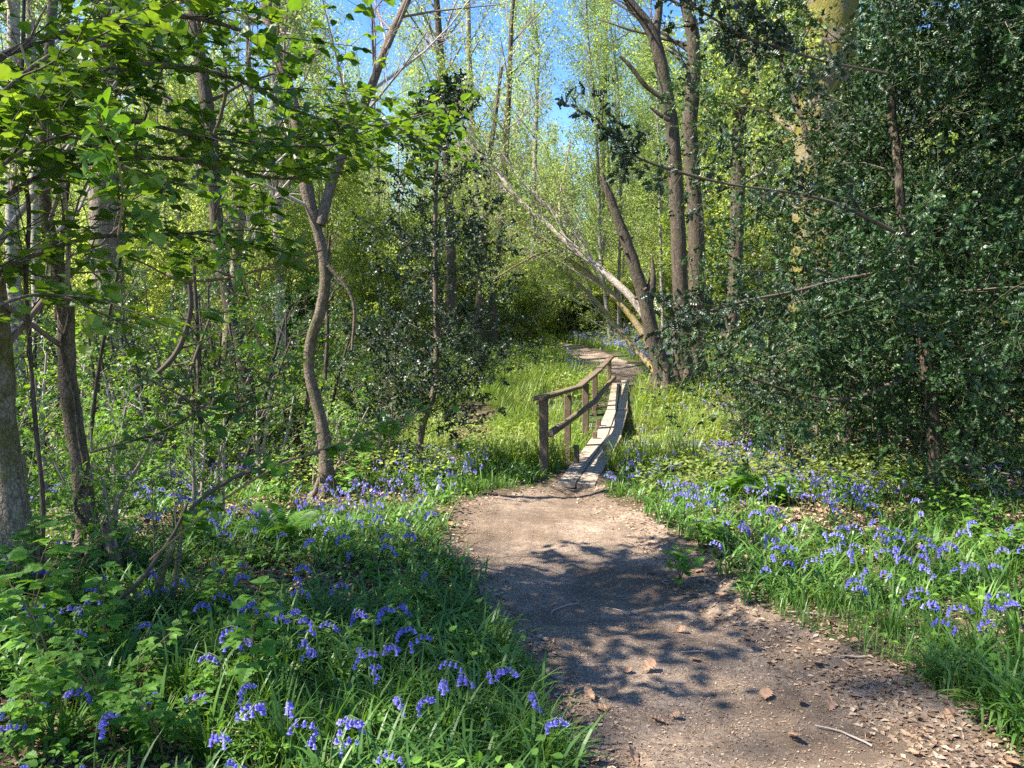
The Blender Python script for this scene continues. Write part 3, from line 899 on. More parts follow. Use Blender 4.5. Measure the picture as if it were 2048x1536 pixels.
# -- pale leaning trunks
def leaner(label, pts, d, d_end, bark, nb, forks=()):
    l_ = foot(traced([(a, b, w * .9) for a, b, w in pts], d, d_end=d_end))
    ex = [traced(f_[0], f_[1], d_end=f_[2]) for f_ in forks]
    B = side_branches(l_, r1, nb, 2.6, 38, .02, .75, 2, .25, dirbias=(-.4, 0, .7))
    for x_ in ex:
        B += side_branches(x_, r1, 7, 1.2, 40, .05, .8, 2, .35)
    tree('willow_tree', label, 'tree', l_, bark, r1, 'pale trunks leaning over the path', B, (T_LOW, (2, 3), 1.5, .06, 'birch', 1.2, .2, .12, .1), extra=ex, bmat='twig')
leaner('pale bare trunk leaning left over the path, highest of the leaning trunks', [(905, 225, 3), (935, 285, 6), (968, 315, 8), (1000, 350, 10), (1030, 392, 12), (1068, 428, 12), (1110, 462, 13), (1150, 496, 14), (1190, 530, 15), (1225, 560, 16), (1262, 595, 17), (1300, 650, 19), (1334, 740, 24)], 17.2, 15.4, 'lean_bark', 24,
       [([(1140, 280, 3), (1130, 340, 4), (1120, 390, 5), (1120, 430, 6), (1122, 468, 7)], 16.8, 16.4), ([(1000, 300, 4), (1035, 350, 6), (1080, 400, 8), (1120, 440, 9), (1160, 480, 10), (1180, 520, 11)], 16.9, 16.2)])
leaner('yellow mossy trunk leaning left, the middle one of the leaning trunks', [(985, 398, 3), (1030, 430, 6), (1070, 468, 8), (1112, 505, 10), (1150, 528, 11), (1190, 558, 12), (1225, 590, 14), (1262, 632, 15), (1300, 690, 17), (1330, 745, 22)], 17.4, 15.6, 'yellow_bark', 16)
leaner('thin lichen-yellow trunk leaning low over the far path, lowest of the leaning trunks', [(1085, 505, 3), (1130, 545, 7), (1165, 575, 8), (1200, 612, 10), (1230, 650, 11), (1262, 690, 12), (1296, 726, 14), (1318, 752, 18)], 18, 15.9, 'yellow_bark', 7,
       [([(985, 560, 2), (1035, 530, 4), (1085, 505, 5), (1130, 503, 6), (1170, 512, 7), (1205, 545, 8)], 17, 17)])

# -- trunks in the wood right of the bridge
r2 = np.random.RandomState(5)
for lab, pts, d, bark in [
    ('straight brown trunk in the wood right of the pair of oaks', [(1478, -10, 24), (1482, 150, 26), (1478, 300, 27), (1474, 450, 28), (1468, 600, 29), (1446, 730, 34), (1444, 770, 40)], 18, 'dark_bark'),
    ('pale thin trunk behind the holly spray, next right of the straight brown trunk', [(1500, 60, 16), (1518, 160, 18), (1514, 300, 19), (1512, 450, 20), (1516, 600, 22), (1512, 730, 28)], 21, 'birch_bark'),
    ('slim grey trunk showing through the holly beside the big mossy trunk', [(1536, -10, 16), (1542, 200, 18), (1550, 400, 22), (1556, 560, 23), (1552, 740, 30)], 23, 'oak_bark')]:
    L = foot(up_on(traced(pts, d), 5, r2)); B = side_branches(L, r2, 12, 2.4, 55, 0, .6, 3, .3)
    tree('oak_tree' if 'birch' not in bark else 'birch_tree', lab, 'tree', L, bark, r2, None, B, (T_LOW, (3, 4), 12, .08, 'birch', 1.2, .3, .15, .1), bmat='twig')
L = foot(up_on(traced([(1660, -10, 100), (1655, 120, 104), (1648, 260, 108), (1645, 400, 112), (1640, 560, 116), (1638, 700, 120), (1634, 800, 128), (1630, 850, 140)], 14.5), 5, r2))
tree('oak_tree', 'massive oak trunk coated with yellow moss behind the holly', 'tree', L, 'yellow_moss', r2, None, side_branches(L, r2, 14, 3.5, 60, 0, .5, 3, .25), (T_LOW, (3, 4), 14, .1, 'birch', 1.2, .3, .15, .1), sides=22, rough=.05)

# -- pale trunks at the far left and centre
for lab, pts, d, bark, leafy in [
    ('pale twin-stemmed birch showing behind the thick left-edge trunk', [(28, -10, 20), (26, 200, 22), (24, 400, 24), (28, 600, 26), (34, 760, 30)], 15, 'birch_bark', 1),
    ('thin grey trunk seen between the left-edge hazels and the big oak', [(60, -10, 14), (66, 200, 16), (70, 400, 17), (74, 600, 18), (80, 740, 24)], 16, 'birch_bark', 1),
    ('pale short-branched trunk left of the forked hazel, behind it', [(548, 250, 16), (552, 350, 18), (556, 450, 20), (560, 600, 20), (566, 720, 26)], 18, 'birch_bark', 1),
    ('greenish trunk with a mossy foot in the understorey left of the forked hazel', [(498, 330, 14), (480, 450, 18), (468, 560, 20), (456, 680, 24), (450, 760, 34)], 14, 'moss_bark', 0),
    ('tall brown birch with ascending bare branches behind the holly sapling', [(872, -10, 12), (882, 120, 14), (888, 250, 16), (896, 380, 18), (902, 500, 19), (904, 620, 22), (906, 680, 28)], 21, 'dark_bark', .3),
    ('silver birch with a white stem right of the holly sapling', [(936, -10, 9), (938, 120, 11), (944, 250, 12), (952, 380, 13), (956, 520, 14), (958, 640, 18)], 27, 'birch_bark', 1),
    ('slim dark-stemmed birch in front of the sky beyond the left bank', [(1022, 60, 8), (1018, 180, 10), (1012, 300, 12), (1006, 420, 13), (988, 560, 14), (986, 660, 20)], 24, 'dark_bark', .2),
    ('mossy-footed trunk left of the far end of the path', [(972, 430, 14), (966, 520, 16), (960, 600, 18), (956, 680, 24)], 19, 'dark_bark', .2),
    ('thin birch rising into the blue gap of sky', [(1076, 120, 6), (1072, 250, 8), (1068, 380, 9), (1066, 500, 10), (1064, 640, 12)], 32, 'birch_bark', 1),
    ('leafy birch with a pale stem right of the blue gap of sky', [(1212, 20, 7), (1210, 150, 9), (1206, 300, 10), (1204, 450, 11), (1202, 640, 13)], 33, 'birch_bark', 1.2)]:
    L = foot(up_on(traced(pts, d), 3.5, r2)); B = side_branches(L, r2, 20, 2.6, 42, 0, .65, 2, .35)
    tree('birch_tree', lab, 'tree', L, bark, r2, None, B, (T_LOW, (2, 3), 15 * leafy, .075, 'birch', 1.2, .3, .16, .3) if leafy else None, bmat='twig', sides=10)

# ------------------------------------------------------------------ background wood
proto_specs = {}
FAR['birch_a'] = far_birch(1, 15, 1.0)
FAR['birch_b'] = far_birch(2, 17, .8, narrow=1.2)
FAR['birch_c'] = far_birch(3, 13, 1.2, narrow=.9)
FAR['bare_a'] = far_birch(4, 15, 0, bare=True, bark='dark_bark')
FAR['bare_b'] = far_birch(5, 13, .12, bare=True, bark='dark_bark')
FAR['oak_a'] = far_birch(6, 14, 1.5, .10, narrow=1.9, mat='under', bark='oak_bark')
FAR['sapling'] = far_birch(12, 8.5, 1.5, .09, narrow=2.3, mat='under')
FAR['bush_a'] = bush(7, 4.5, 3.2, per_m=75, leafsize=.09)
FAR['bush_b'] = bush(8, 3.2, 2.8, per_m=80, leafsize=.08)
FAR['bush_c'] = bush(9, 5.5, 3.6, mat='birch', per_m=60, leafsize=.09)
FAR['dark_bush'] = bush(10, 3.0, 2.4, mat='dark_under', per_m=110, leafsize=.06, T=T_HOLLY_LO, twig='dtwig')
r3 = np.random.RandomState(77)

def ring(n, d0, d1, b0, b1, avoid=None, sep=1.0):
    out = []
    tries = 0
    while len(out) < n and tries < n * 60:
        tries += 1
        y = math.sqrt(r3.uniform(d0 * d0, d1 * d1)); b = r3.uniform(b0, b1); x = b * y
        if avoid and avoid(b, y):
            continue
        if path_in(x, y) > -1.2 or any((x - q[0]) ** 2 + (y - q[1]) ** 2 < sep * sep for q in out):
            continue
        out.append((x, y, r3.uniform(.8, 1.15), r3.uniform(0, 2 * PI)))
    return out
gap = lambda b, y: (.045 < b < .125) or (-.17 < b < .0 and r3.rand() < .62)
gap_far = lambda b, y: (.05 < b < .11 and y < 60)
for key, n, d0, d1, b0, b1, av, name, cat, lab, grp in [
    ('birch_a', 12, 20, 46, -.80, -.18, None, 'birch_tree', 'tree', 'leafy pale-stemmed birch in the wood left of the holly sapling', 'birches in the wood on the left'),
    ('birch_b', 6, 26, 48, -.2, .2, gap, 'birch_tree', 'tree', 'tall thin birch standing beyond the end of the path', 'birches beyond the path'),
    ('birch_c', 14, 20, 45, .13, .82, None, 'birch_tree', 'tree', 'slender birch in the wood behind the holly and oaks', 'birches in the wood on the right'),
    ('birch_c', 7, 28, 46, -.2, .2, gap, 'birch_tree', 'tree', 'tall thin birch standing beyond the end of the path', 'birches beyond the path'),
    ('bare_a', 9, 24, 50, -.9, -.1, None, 'birch_tree', 'tree', 'leafless tree with a haze of grey twigs in the left wood', 'bare trees in the wood on the left'),
    ('bare_b', 6, 30, 52, -.14, .3, gap, 'birch_tree', 'tree', 'leafless twiggy tree standing against the sky beyond the bridge', 'bare trees beyond the bridge'),
    ('oak_a', 4, 30, 50, -.75, -.3, None, 'oak_tree', 'tree', 'broad fresh-leaved tree far off in the left wood', 'broad trees in the wood on the left'),
    ('oak_a', 7, 22, 50, .15, .82, None, 'oak_tree', 'tree', 'broad fresh-leaved tree far off behind the holly', 'broad trees in the wood on the right'),
    ('oak_a', 34, 52, 95, -.80, .82, gap_far, 'oak_tree', 'tree', 'broad tree in the farthest part of the wood', 'farthest broad trees'),
    ('birch_b', 34, 48, 90, -.80, .82, gap_far, 'birch_tree', 'tree', 'birch in the farthest part of the wood', 'farthest birches'),
    ('bush_a', 24, 17, 45, -.80, -.06, None, 'hazel_bush', 'bush', 'bright green bush in the understorey left of the path', 'bushes in the left wood'),
    ('bush_b', 16, 19, 40, -.1, .12, lambda b, y: y < 24 and b > -.08, 'hazel_bush', 'bush', 'sunlit low bush around the far bend of the path', 'bushes round the far bend'),
    ('bush_a', 20, 20, 45, .08, .82, None, 'hazel_bush', 'bush', 'bright green bush in the understorey behind the oaks', 'bushes in the right wood'),
    ('bush_c', 26, 30, 80, -.80, .82, None, 'hazel_bush', 'bush', 'tall pale-leaved bush deep in the wood', 'tall bushes deep in the wood'),
    ('sapling', 20, 21, 50, -.80, -.08, None, 'hazel_tree', 'tree', 'young yellow-green leafy tree in the left wood', 'young trees in the left wood'),
    ('sapling', 12, 30, 55, -.1, .14, None, 'hazel_tree', 'tree', 'young yellow-green leafy tree beyond the end of the path', 'young trees beyond the path'),
    ('sapling', 24, 20, 50, .12, .82, None, 'hazel_tree', 'tree', 'young yellow-green leafy tree behind the oaks and the holly', 'young trees in the right wood'),
    ('dark_bush', 6, 15, 30, -.62, -.2, None, 'holly_bush', 'bush', 'dark holly bush in the understorey left of the hollow', 'holly bushes in the left wood'),
]:
    place(key, ring(n, d0, d1, b0, b1, av, .9), lab, grp, name, cat)
place('birch_a', [(-9.6, 22.5, 1.0, 1.0), (-10.8, 27, 1.1, 2.5), (-7.8, 24.5, .95, 4.0), (-7.0, 29, 1.1, 5.0)], 'leafy pale-stemmed birch in the wood left of the holly sapling', 'birches in the wood on the left', 'birch_tree', 'tree')
# belt of far trees that closes the view
far_spots = []
for k in range(70):
    b = -1.05 + 2.1 * (k + r3.uniform(0, 1)) / 70; y = r3.uniform(85, 135)
    far_spots.append((b * y, y, r3.uniform(1.0, 1.5), r3.uniform(0, 6.3)))
place('oak_a', far_spots, 'broad tree in the farthest part of the wood', 'farthest broad trees', 'oak_tree', 'tree')
far_spots = [(b * 60 + r3.normal(0, 6), r3.uniform(55, 120), r3.uniform(1.2, 1.8), r3.uniform(0, 6)) for b in np.linspace(-2, 2, 60)]
place('bush_c', far_spots, 'tall pale-leaved bush deep in the wood', 'tall bushes deep in the wood', 'hazel_bush', 'bush')

# ------------------------------------------------------------------ hollies
rh = np.random.RandomState(31)
def holly(label, x, y, H, L, seed, mat='holly', T=T_HOLLY, nb=34, per_m=26, size=.062, lean=(0, 0), name='holly_tree', start=.05, skip=None, sub=5, group=None):
    r = np.random.RandomState(seed)
    z = float(ground_z(x, y))
    e = thing(name, label, 'tree', (x, y, z), group)
    Q = dict(step=[.5, .3, .25, .2], wob=[.07, .10, .14, .18], up=[.02, -.015, 0, .01], tip=.25, max=3, n=[nb, 9, sub], start=[start, .1, .1], ang=[75, 48, 45],
             ratio=[L / H, .40, .5], short=[.5, .35, .3], thin=[.16, .5, .5])
    out = []
    grow(r, np.array([x, y, z - .05]), np.array([lean[0], lean[1], 1.0]), H, .0095 * H, 0, Q, out)
    if skip is not None:
        out = [l for l in out if l[2] == 0 or not skip(l[0])]
    mb = MB(); lines_to(mb, out, sides=(9,), only=(0,), rough=.08, r=r); mb.build('trunk', M['dark_bark'], e)
    mb = MB(); lines_to(mb, out, sides=(9, 5, 4, 3), only=(1,)); lines_to(mb, out, sides=(9, 5, 4, 3), only=(2, 3), mat=1); mb.build('branches', [M['dtwig'], M['holly_twig']], e)
    mb = MB(); leaves(mb, T, out, (2, 3), per_m, size, r, .82, .35, .02, .15); leaves(mb, T, out, (1,), per_m * .8, size, r, 1.2, .35, .06, .15)
    mb.build('crown', M[mat], e)
    return e
def skip_low(p):
    q = p[-1]
    m = p[len(p) // 2]; b = m[0] / m[1]
    if b < .385 and (math.sin(m[0] * 97.3 + m[1] * 61.7 + m[2] * 41.1) * .5 + .5) < (.80 if m[2] > 1.3 else .5):
        return True
    if float(vnoise(m[0] * 1.5 + 11, m[2] * 1.5 + m[1] * .7)) > .38:
        return True
    return q[1] < 3.2 or (q[0] < 1.35 + .04 * q[1]) or q[2] < .2 or (.375 < q[0] / q[1] < .435 and q[2] > 1.6 + .25 * q[1])
holly('largest dark holly on the right, its branches sweeping down over the bluebells', 4.3, 7.6, 7.4, 3.4, 41, nb=130, per_m=34, size=.064, sub=6, skip=skip_low)
holly('dark holly at the right edge with a yellowish bare trunk', 5.6, 8.0, 7.5, 2.7, 42, nb=84, per_m=34, size=.062, sub=6, skip=skip_low, T=T_HOLLY_LO)
holly('holly growing behind the largest holly, in front of the massive mossy oak', 4.2, 9.4, 7.0, 2.8, 43, nb=70, per_m=30, T=T_HOLLY_LO, skip=skip_low)
holly('farther holly filling the gap under the right edge of the wood', 7.4, 10.4, 7.5, 2.9, 44, nb=60, per_m=26, T=T_HOLLY_LO)

def holly_spray(label, pts, d, d_end, n, L, size=.06, per_m=26):
    l_ = traced(pts, d, d_end=d_end)
    e = thing('holly_branch', label, 'branch', l_[0][-1], 'long holly branches reaching out of the holly')
    r = rh
    out = [(l_[0], l_[1], 1)]
    for i in range(n):
        q = r.uniform(0, .97) * (len(l_[0]) - 2); j = int(q)
        dd = nrm(l_[0][j] - l_[0][j + 1]); s_ = perp(dd, r); s_[2] *= .7
        a = math.radians(r.uniform(30, 60))
        o2 = []
        Q = dict(step=[.12, .1], wob=[.12, .15], up=[.0, 0], tip=.4, max=1, n=[3], start=[.2], ang=[42], ratio=[.5], short=[.3], thin=[.6])
        grow(r, l_[0][j], dd * math.cos(a) + s_ * math.sin(a), L * r.uniform(.4, 1), .004, 0, Q, o2)
        out += [(a_, b_, c_ + 2) for a_, b_, c_ in o2]
    mb = MB(); lines_to(mb, out, sides=(6, 6, 4, 3)); mb.build('twigs', M['dtwig'], e)
    mb = MB(); leaves(mb, T_HOLLY, out, (2, 3), per_m, size, r, .82, .35, .012, .1); leaves(mb, T_HOLLY, out, (1,), 8, size, r, 1.2, .35, .02, .1)
    mb.build('foliage', M['holly_shaded'], e)
holly_spray('long drooping holly branch whose tip hangs in front of the curved oak trunk', [(1192, 236, 3), (1238, 290, 4), (1282, 318, 5), (1350, 342, 6), (1460, 369, 5), (1587, 386, 5), (1690, 414, 8), (1800, 470, 9)], 4.6, 5.6, 26, .34)
holly_spray('holly branch arching out high up across the top of the massive mossy oak', [(1372, 4, 4), (1440, 45, 5), (1500, 79, 6), (1575, 100, 5), (1650, 123, 5), (1775, 147, 5)], 4.4, 5.4, 34, .36)
holly_spray('blue-glinting holly branch reaching left just above the grass by the oaks', [(1350, 640, 3), (1420, 622, 5), (1500, 600, 6), (1580, 585, 6), (1680, 560, 7), (1790, 540, 8)], 5.4, 6.2, 34, .42)
holly_spray('low holly branch tangled over the brown leaf bank', [(1470, 742, 3), (1540, 770, 5), (1610, 790, 6), (1700, 800, 8), (1800, 760, 11)], 6.0, 6.8, 22, .4, per_m=16)

def holly_sapling():
    L = foot(traced([(906, 168, 2), (884, 215, 4), (876, 280, 6), (872, 380, 8), (870, 480, 9), (871, 580, 10), (873, 680, 11), (872, 740, 12), (866, 790, 13), (850, 838, 13), (842, 870, 12), (840, 925, 13)], 9.2))
    e = thing('holly_tree', 'tall slim holly sapling with tiers of dark spiny leaves, left of the bridge', 'tree', L[0][-1])
    r = rh; out = []
    n = len(L[0]) - 2
    Q = dict(step=[.18, .14, .1], wob=[.07, .12, .15], up=[.015, .01, 0], tip=.35, max=2, n=[8, 3], start=[.18, .2], ang=[42, 40], ratio=[.42, .5], short=[.45, .3], thin=[.5, .6], flat=True)
    for i in range(74):
        t = (i + r.rand()) / 74; j = int(t * .93 * n)
        ln = (.16 + 1.15 * min(1, t * 1.7)) * r.uniform(.6, 1.1)
        az = i * 2.4 + r.uniform(-.5, .5)
        el = math.radians(r.uniform(12, 42))
        o2 = []
        grow(r, L[0][j], np.array([math.cos(az) * math.cos(el), math.sin(az) * math.cos(el), math.sin(el)]), ln, .006, 0, Q, o2)
        out += [(a_, b_, c_ + 1) for a_, b_, c_ in o2]
    mb = MB(); tube(mb, L[0], L[1], 8, rough=.06, rs=r); mb.build('trunk', M['hazel_bark'], e)
    mb = MB(); lines_to(mb, out, sides=(6, 4, 3, 3)); mb.build('branches', M['dtwig'], e)
    mb = MB(); leaves(mb, T_HOLLY_LO, out, (1, 2, 3), 22, .062, r, .9, .45, .012, .05); mb.build('crown', M['holly_shaded'], e)
holly_sapling()
for k, (px, py, H, L, lab) in enumerate([
    (250, 905, 2.6, 1.3, 'dense dark holly bush between the slender hazel stem and the dark slender trunk'),
    (400, 900, 2.9, 1.4, 'dense dark holly bush under the crooked forked hazel, left side'),
    (560, 905, 2.5, 1.2, 'dark holly bush right behind the stem of the forked hazel'),
    (735, 880, 2.0, 1.1, 'small dark holly bush between the forked hazel and the holly sapling'),
    (80, 900, 2.4, 1.2, 'dark holly bush behind the slender banded hazel stem'),
    (930, 830, 1.3, .8, 'lowest dark holly bush by the edge of the boggy hollow'),
    (1760, 950, 1.7, 1.2, 'low dark holly thicket filling the shade beneath the largest holly'),
    (1960, 980, 1.9, 1.2, 'low dark holly thicket at the right edge under the yellowish trunk'),
    (1620, 925, 1.1, .9, 'low twiggy holly thicket on the brown leaf bank')]):
    g = G(px, py)
    holly(lab, g[0], g[1] + 1.5, H, L, 60 + k, T=T_HOLLY_LO, nb=20 - 2 * (k in (2, 3)), per_m=18, size=.056, name='holly_bush', start=.03, mat='holly_sunlit' if k < 6 else 'holly')

# ------------------------------------------------------------------ hazel branches overhead on the left
rz = np.random.RandomState(55)
def hazel_limbs(label, limbs, mat='hazel', size=.076, per_m=19, tw=.75, name='hazel_tree', trunk=None, dens=9.0, T=T_HAZEL, flat=.72, bark='hazel_bark', group=None):
    ls = []; out = []
    for pts, d, de in limbs:
        l_ = traced(pts, d, d_end=de)
        ls.append(l_)
        tot = np.linalg.norm(np.diff(l_[0], axis=0), axis=1).sum()
        n = int(tot * dens)
        for i in range(n):
            q = (i + rz.rand()) / n * (len(l_[0]) - 2); j = int(q)
            dd = nrm(l_[0][j + 1] - l_[0][j]); s_ = nrm(np.cross(dd, [0, 0, 1])) * (1 if i % 2 else -1) + rz.normal(0, .22, 3)
            a = math.radians(rz.uniform(38, 68)); o2 = []
            Q = dict(step=[.14, .12], wob=[.09, .12], up=[.008, 0], tip=.35, max=1, n=[4], start=[.2], ang=[48], ratio=[.5], short=[.4], thin=[.6], flat=True)
            grow(rz, l_[0][j], dd * math.cos(a) + s_ * math.sin(a), tw * rz.uniform(.45, 1.1), .0045, 0, Q, o2)
            out += [(a_, b_, c_ + 2) for a_, b_, c_ in o2]
    root = trunk if trunk is not None else ls[0][0][0]
    e = thing(name, label, 'tree' if name.endswith('tree') else 'branch', (root[0], root[1], float(ground_z(root[0], root[1])) if trunk is not None else root[2]), group)
    mb = MB()
    if trunk is not None:
        z = float(ground_z(trunk[0], trunk[1]))
        for l_ in ls:
            a = l_[0][0]
            p_ = smooth_line([[trunk[0], trunk[1], z - .1], [trunk[0] + (a[0] - trunk[0]) * .15, trunk[1] + (a[1] - trunk[1]) * .15, z + (a[2] - z) * .45], a], [.05, .035, l_[1][0]], 5)
            tube(mb, p_[0], p_[1], 7)
    for l_ in ls:
        tube(mb, l_[0], l_[1], 6, rough=.05, rs=rz)
    mb.build('stem', M[bark], e)
    mb = MB(); lines_to(mb, out, sides=(5, 5, 4, 3)); mb.build('twigs', M['dtwig'], e)
    mb = MB(); leaves(mb, T, out, (2, 3), per_m, size, rz, .75, flat, .02, .08); leaves(mb, T, [(l_[0], l_[1], 2) for l_ in ls], (2,), 9, size, rz, 1.0, flat, .05, .05)
    mb.build('crown', M[mat], e)
    return e
hazel_limbs('hazel whose leafy branches spread flat across the top left, in front of the oak', [
    ([(-160, 400, 22), (0, 260, 18), (150, 170, 15), (300, 130, 12), (480, 160, 9), (600, 225, 7), (700, 250, 5), (790, 246, 4), (870, 216, 3)], 3.4, 5.6),
    ([(-160, 260, 20), (-30, 130, 16), (150, 60, 13), (330, 30, 10), (480, 60, 8), (600, 120, 4)], 3.4, 4.8),
    ([(-160, 420, 20), (-20, 250, 15), (200, 232, 11), (400, 272, 8), (540, 290, 6), (660, 290, 4), (740, 262, 3)], 3.3, 5.0),
    ([(-160, 100, 18), (120, -60, 14), (400, -60, 8), (560, 10, 5)], 3.2, 4.4)], trunk=(-3.4, 3.4), per_m=16, dens=8.0)
hazel_limbs('hazel whose lower leafy branches hang over the left-edge trunks', [
    ([(-140, 560, 16), (-30, 430, 13), (100, 345, 11), (300, 315, 9), (450, 335, 7), (560, 358, 4), (640, 350, 3)], 3.6, 4.9),
    ([(-140, 640, 15), (-40, 560, 12), (150, 482, 9), (300, 470, 7), (420, 470, 5), (520, 500, 3)], 3.6, 4.6),
    ([(-140, 700, 10), (0, 610, 8), (110, 590, 6), (230, 640, 4)], 3.0, 3.3),
    ([(-140, 330, 10), (-20, 210, 9), (100, 110, 7), (220, 90, 5)], 2.9, 3.3),
    ([(-140, 480, 10), (-30, 360, 9), (70, 290, 7), (170, 280, 5), (300, 380, 3)], 2.9, 3.4)], trunk=(-3.6, 4.0), dens=8)
hazel_limbs('hazel shoots with small bright leaves just below the forked hazel', [
    ([(180, 905, 5), (330, 860, 5), (430, 800, 4), (520, 770, 3), (600, 700, 3)], 4.4, 4.8),
    ([(260, 740, 5), (360, 790, 4), (440, 830, 4), (560, 810, 3)], 4.2, 4.5)], name='hazel_branch', dens=5, tw=.4, per_m=10)
hazel_limbs('sunlit sprig with pointed yellow-green leaves hanging at upper left', [
    ([(236, 470, 4), (245, 400, 4), (238, 330, 4), (225, 290, 3), (205, 250, 2), (190, 215, 2)], 2.9, 2.8),
    ([(240, 400, 3), (200, 330, 3), (160, 310, 2)], 2.9, 2.9)], name='honeysuckle_sprig', dens=9, tw=.14, per_m=30, mat='fresh', size=.07, T=T_NARROW, flat=.3, bark='cane')
hazel_limbs('sunlit yellow-green sprig hanging lower down by the dark slender trunk', [
    ([(520, 700, 3), (500, 600, 3), (470, 520, 3), (430, 440, 3), (415, 360, 2)], 3.3, 3.2)], name='honeysuckle_sprig', dens=7, tw=.14, per_m=16, mat='fresh', size=.055, T=T_NARROW, flat=.3, bark='cane')
hazel_limbs('bright arching bramble cane lit by the sun in front of the holly sapling', [
    ([(300, 1120, 6), (420, 1020, 6), (540, 940, 5), (640, 900, 5), (720, 870, 4), (790, 842, 3), (866, 812, 2)], 3.6, 3.9)], name='bramble_cane', dens=6, tw=.14, per_m=24, mat='fresh', size=.07, T=T_BRAM, flat=.6, bark='cane')

# trees whose crowns stand above and to the left of the view and dapple the path
FAR['canopy'] = far_birch(91, 13, .55, .13, narrow=2.2, mat='birch', bark='oak_bark')
place('canopy', [(-10.5, 1.5, 1.1, .3), (-14.5, 7.0, 1.0, 2.0), (-6.0, -3.5, 1.0, 4.0), (7.5, -3.0, 1.0, 3.1)],
      ['oak beside the camera whose crown shades the path', 'oak left of the view whose crown shades the bank', 'oak behind the camera on the left', 'oak behind the camera on the right'],
      'oaks around the viewpoint', 'oak_tree', 'tree')

# ------------------------------------------------------------------ brambles and ferns
rb = np.random.RandomState(8)
def bramble_parts(seed, H, n=4, size=.075, spread=.5):
    r = np.random.RandomState(seed)
    a = MB(); c = MB()
    for i in range(n):
        az = r.uniform(0, 2 * PI); hh = H * r.uniform(.55, 1.05); ln = spread * r.uniform(.2, 1) * H
        dr = np.array([math.cos(az), math.sin(az), 0])
        pts = np.array([dr * ln * t ** 1.8 + np.array([0, 0, hh * (t - .25 * t ** 3) / .75]) for t in np.linspace(0, 1, 9)])
        tube(a, pts, np.linspace(.0045, .002, 9), 4)
        for k in range(int(hh * 22) + 3):
            t = r.uniform(.22, 1); q = t * 8; j = min(int(q), 7); p = pts[j] + (pts[j + 1] - pts[j]) * (q - j)
            la = k * 2.4 + r.uniform(-.4, .4); d = np.array([math.cos(la), math.sin(la), r.uniform(.0, .6)]); d = nrm(d)
            pe = p + d * size * r.uniform(.5, .9)
            tube(a, [p, pe], .0013, 3)
            side = nrm(np.cross(d, [0, 0, 1])); s0 = size * r.uniform(.65, 1.15) * (1.15 - .4 * t)
            nn = nrm(np.array([0, 0, 1.0]) + r.normal(0, .3, 3))
            inst(c, T_BRAM, [pe, pe, pe], [d - [0, 0, .25], nrm(side + d * .35), nrm(-side + d * .35)], [nn, nn, nn], [s0, s0 * .85, s0 * .85])
    return [('stem', a, [M['cane']]), ('foliage', c, [M['bramble']])]
for k, (H, n, z_) in enumerate([(.75, 2, .085), (.5, 4, .075), (.38, 5, .07), (.6, 4, .075), (.28, 5, .07)]):
    FAR['bram%d' % k] = bramble_parts(200 + k, H, n, z_)
def gspots(lst):
    out = []
    for (px, py, s_) in lst:
        g = G(px, py)
        out.append((g[0], g[1], s_, rb.uniform(0, 6.28)))
    return out
def placeg(key, lst, labs, grp, name, cat):
    return place(key, gspots(lst), labs, grp, name, cat)
placeg('bram0', [(505, 1400, 1.0), (60, 1330, 1.15), (215, 1330, .9), (120, 1420, 1.0)],
       ['tall sunlit bramble shoot standing up out of the bluebells', 'tall bramble shoot in front of the left-edge trunk', 'bramble shoot at the foot of the slender banded hazel stem', 'bramble shoot among the bluebells at lower left'], 'bramble shoots on the left bank', 'bramble', 'bramble')
placeg('bram3', [(330, 1530, .7), (230, 1500, .75), (60, 1520, .8), (400, 1440, .5), (140, 1250, .9), (30, 1230, 1.0), (420, 1250, .7), (700, 1000, .9), (560, 1020, .9), (300, 1010, 1.0)],
       ['broad-leaved bramble clump at the bottom left, second from the corner', 'broad-leaved bramble clump next to the bottom left corner one', 'bramble clump in the bottom left corner', 'bramble clump right of the coppice stump, near the bottom bluebells',
        'bramble clump at the foot of the slender banded hazel', 'bramble clump under the thick left-edge trunk', 'bramble clump just right of the coppice stump', 'bramble clump at the foot of the forked hazel', 'bramble clump in the bluebells left of the forked hazel', 'bramble clump behind the coppice stump'], 'bramble clumps on the left bank', 'bramble', 'bramble')
placeg('bram1', [(800, 1270, .75), (880, 1240, .5), (960, 1270, .35), (270, 1440, .8), (620, 1330, .6), (760, 1180, .7), (720, 1330, .55)], 'low bramble beside the left edge of the path', 'brambles by the left path edge', 'bramble', 'bramble')
placeg('bram2', [(1960, 1090, 1.1), (1880, 1040, 1.0), (2030, 1140, 1.0), (1690, 1010, .9), (1790, 980, 1.0), (1420, 960, 1.0), (1310, 960, .9), (1560, 1010, .9)], 'low bramble on the right bank under the holly', 'brambles on the right bank', 'bramble', 'bramble')
placeg('bram4', [(1360, 1160, .9), (1400, 1100, 1.0), (1450, 1085, .9)], ['small dark bramble sprawling onto the right edge of the path', 'small bramble behind the one sprawling onto the path', 'small bramble at the edge of the bluebells on the right'], 'small brambles at the right path edge', 'bramble', 'bramble')

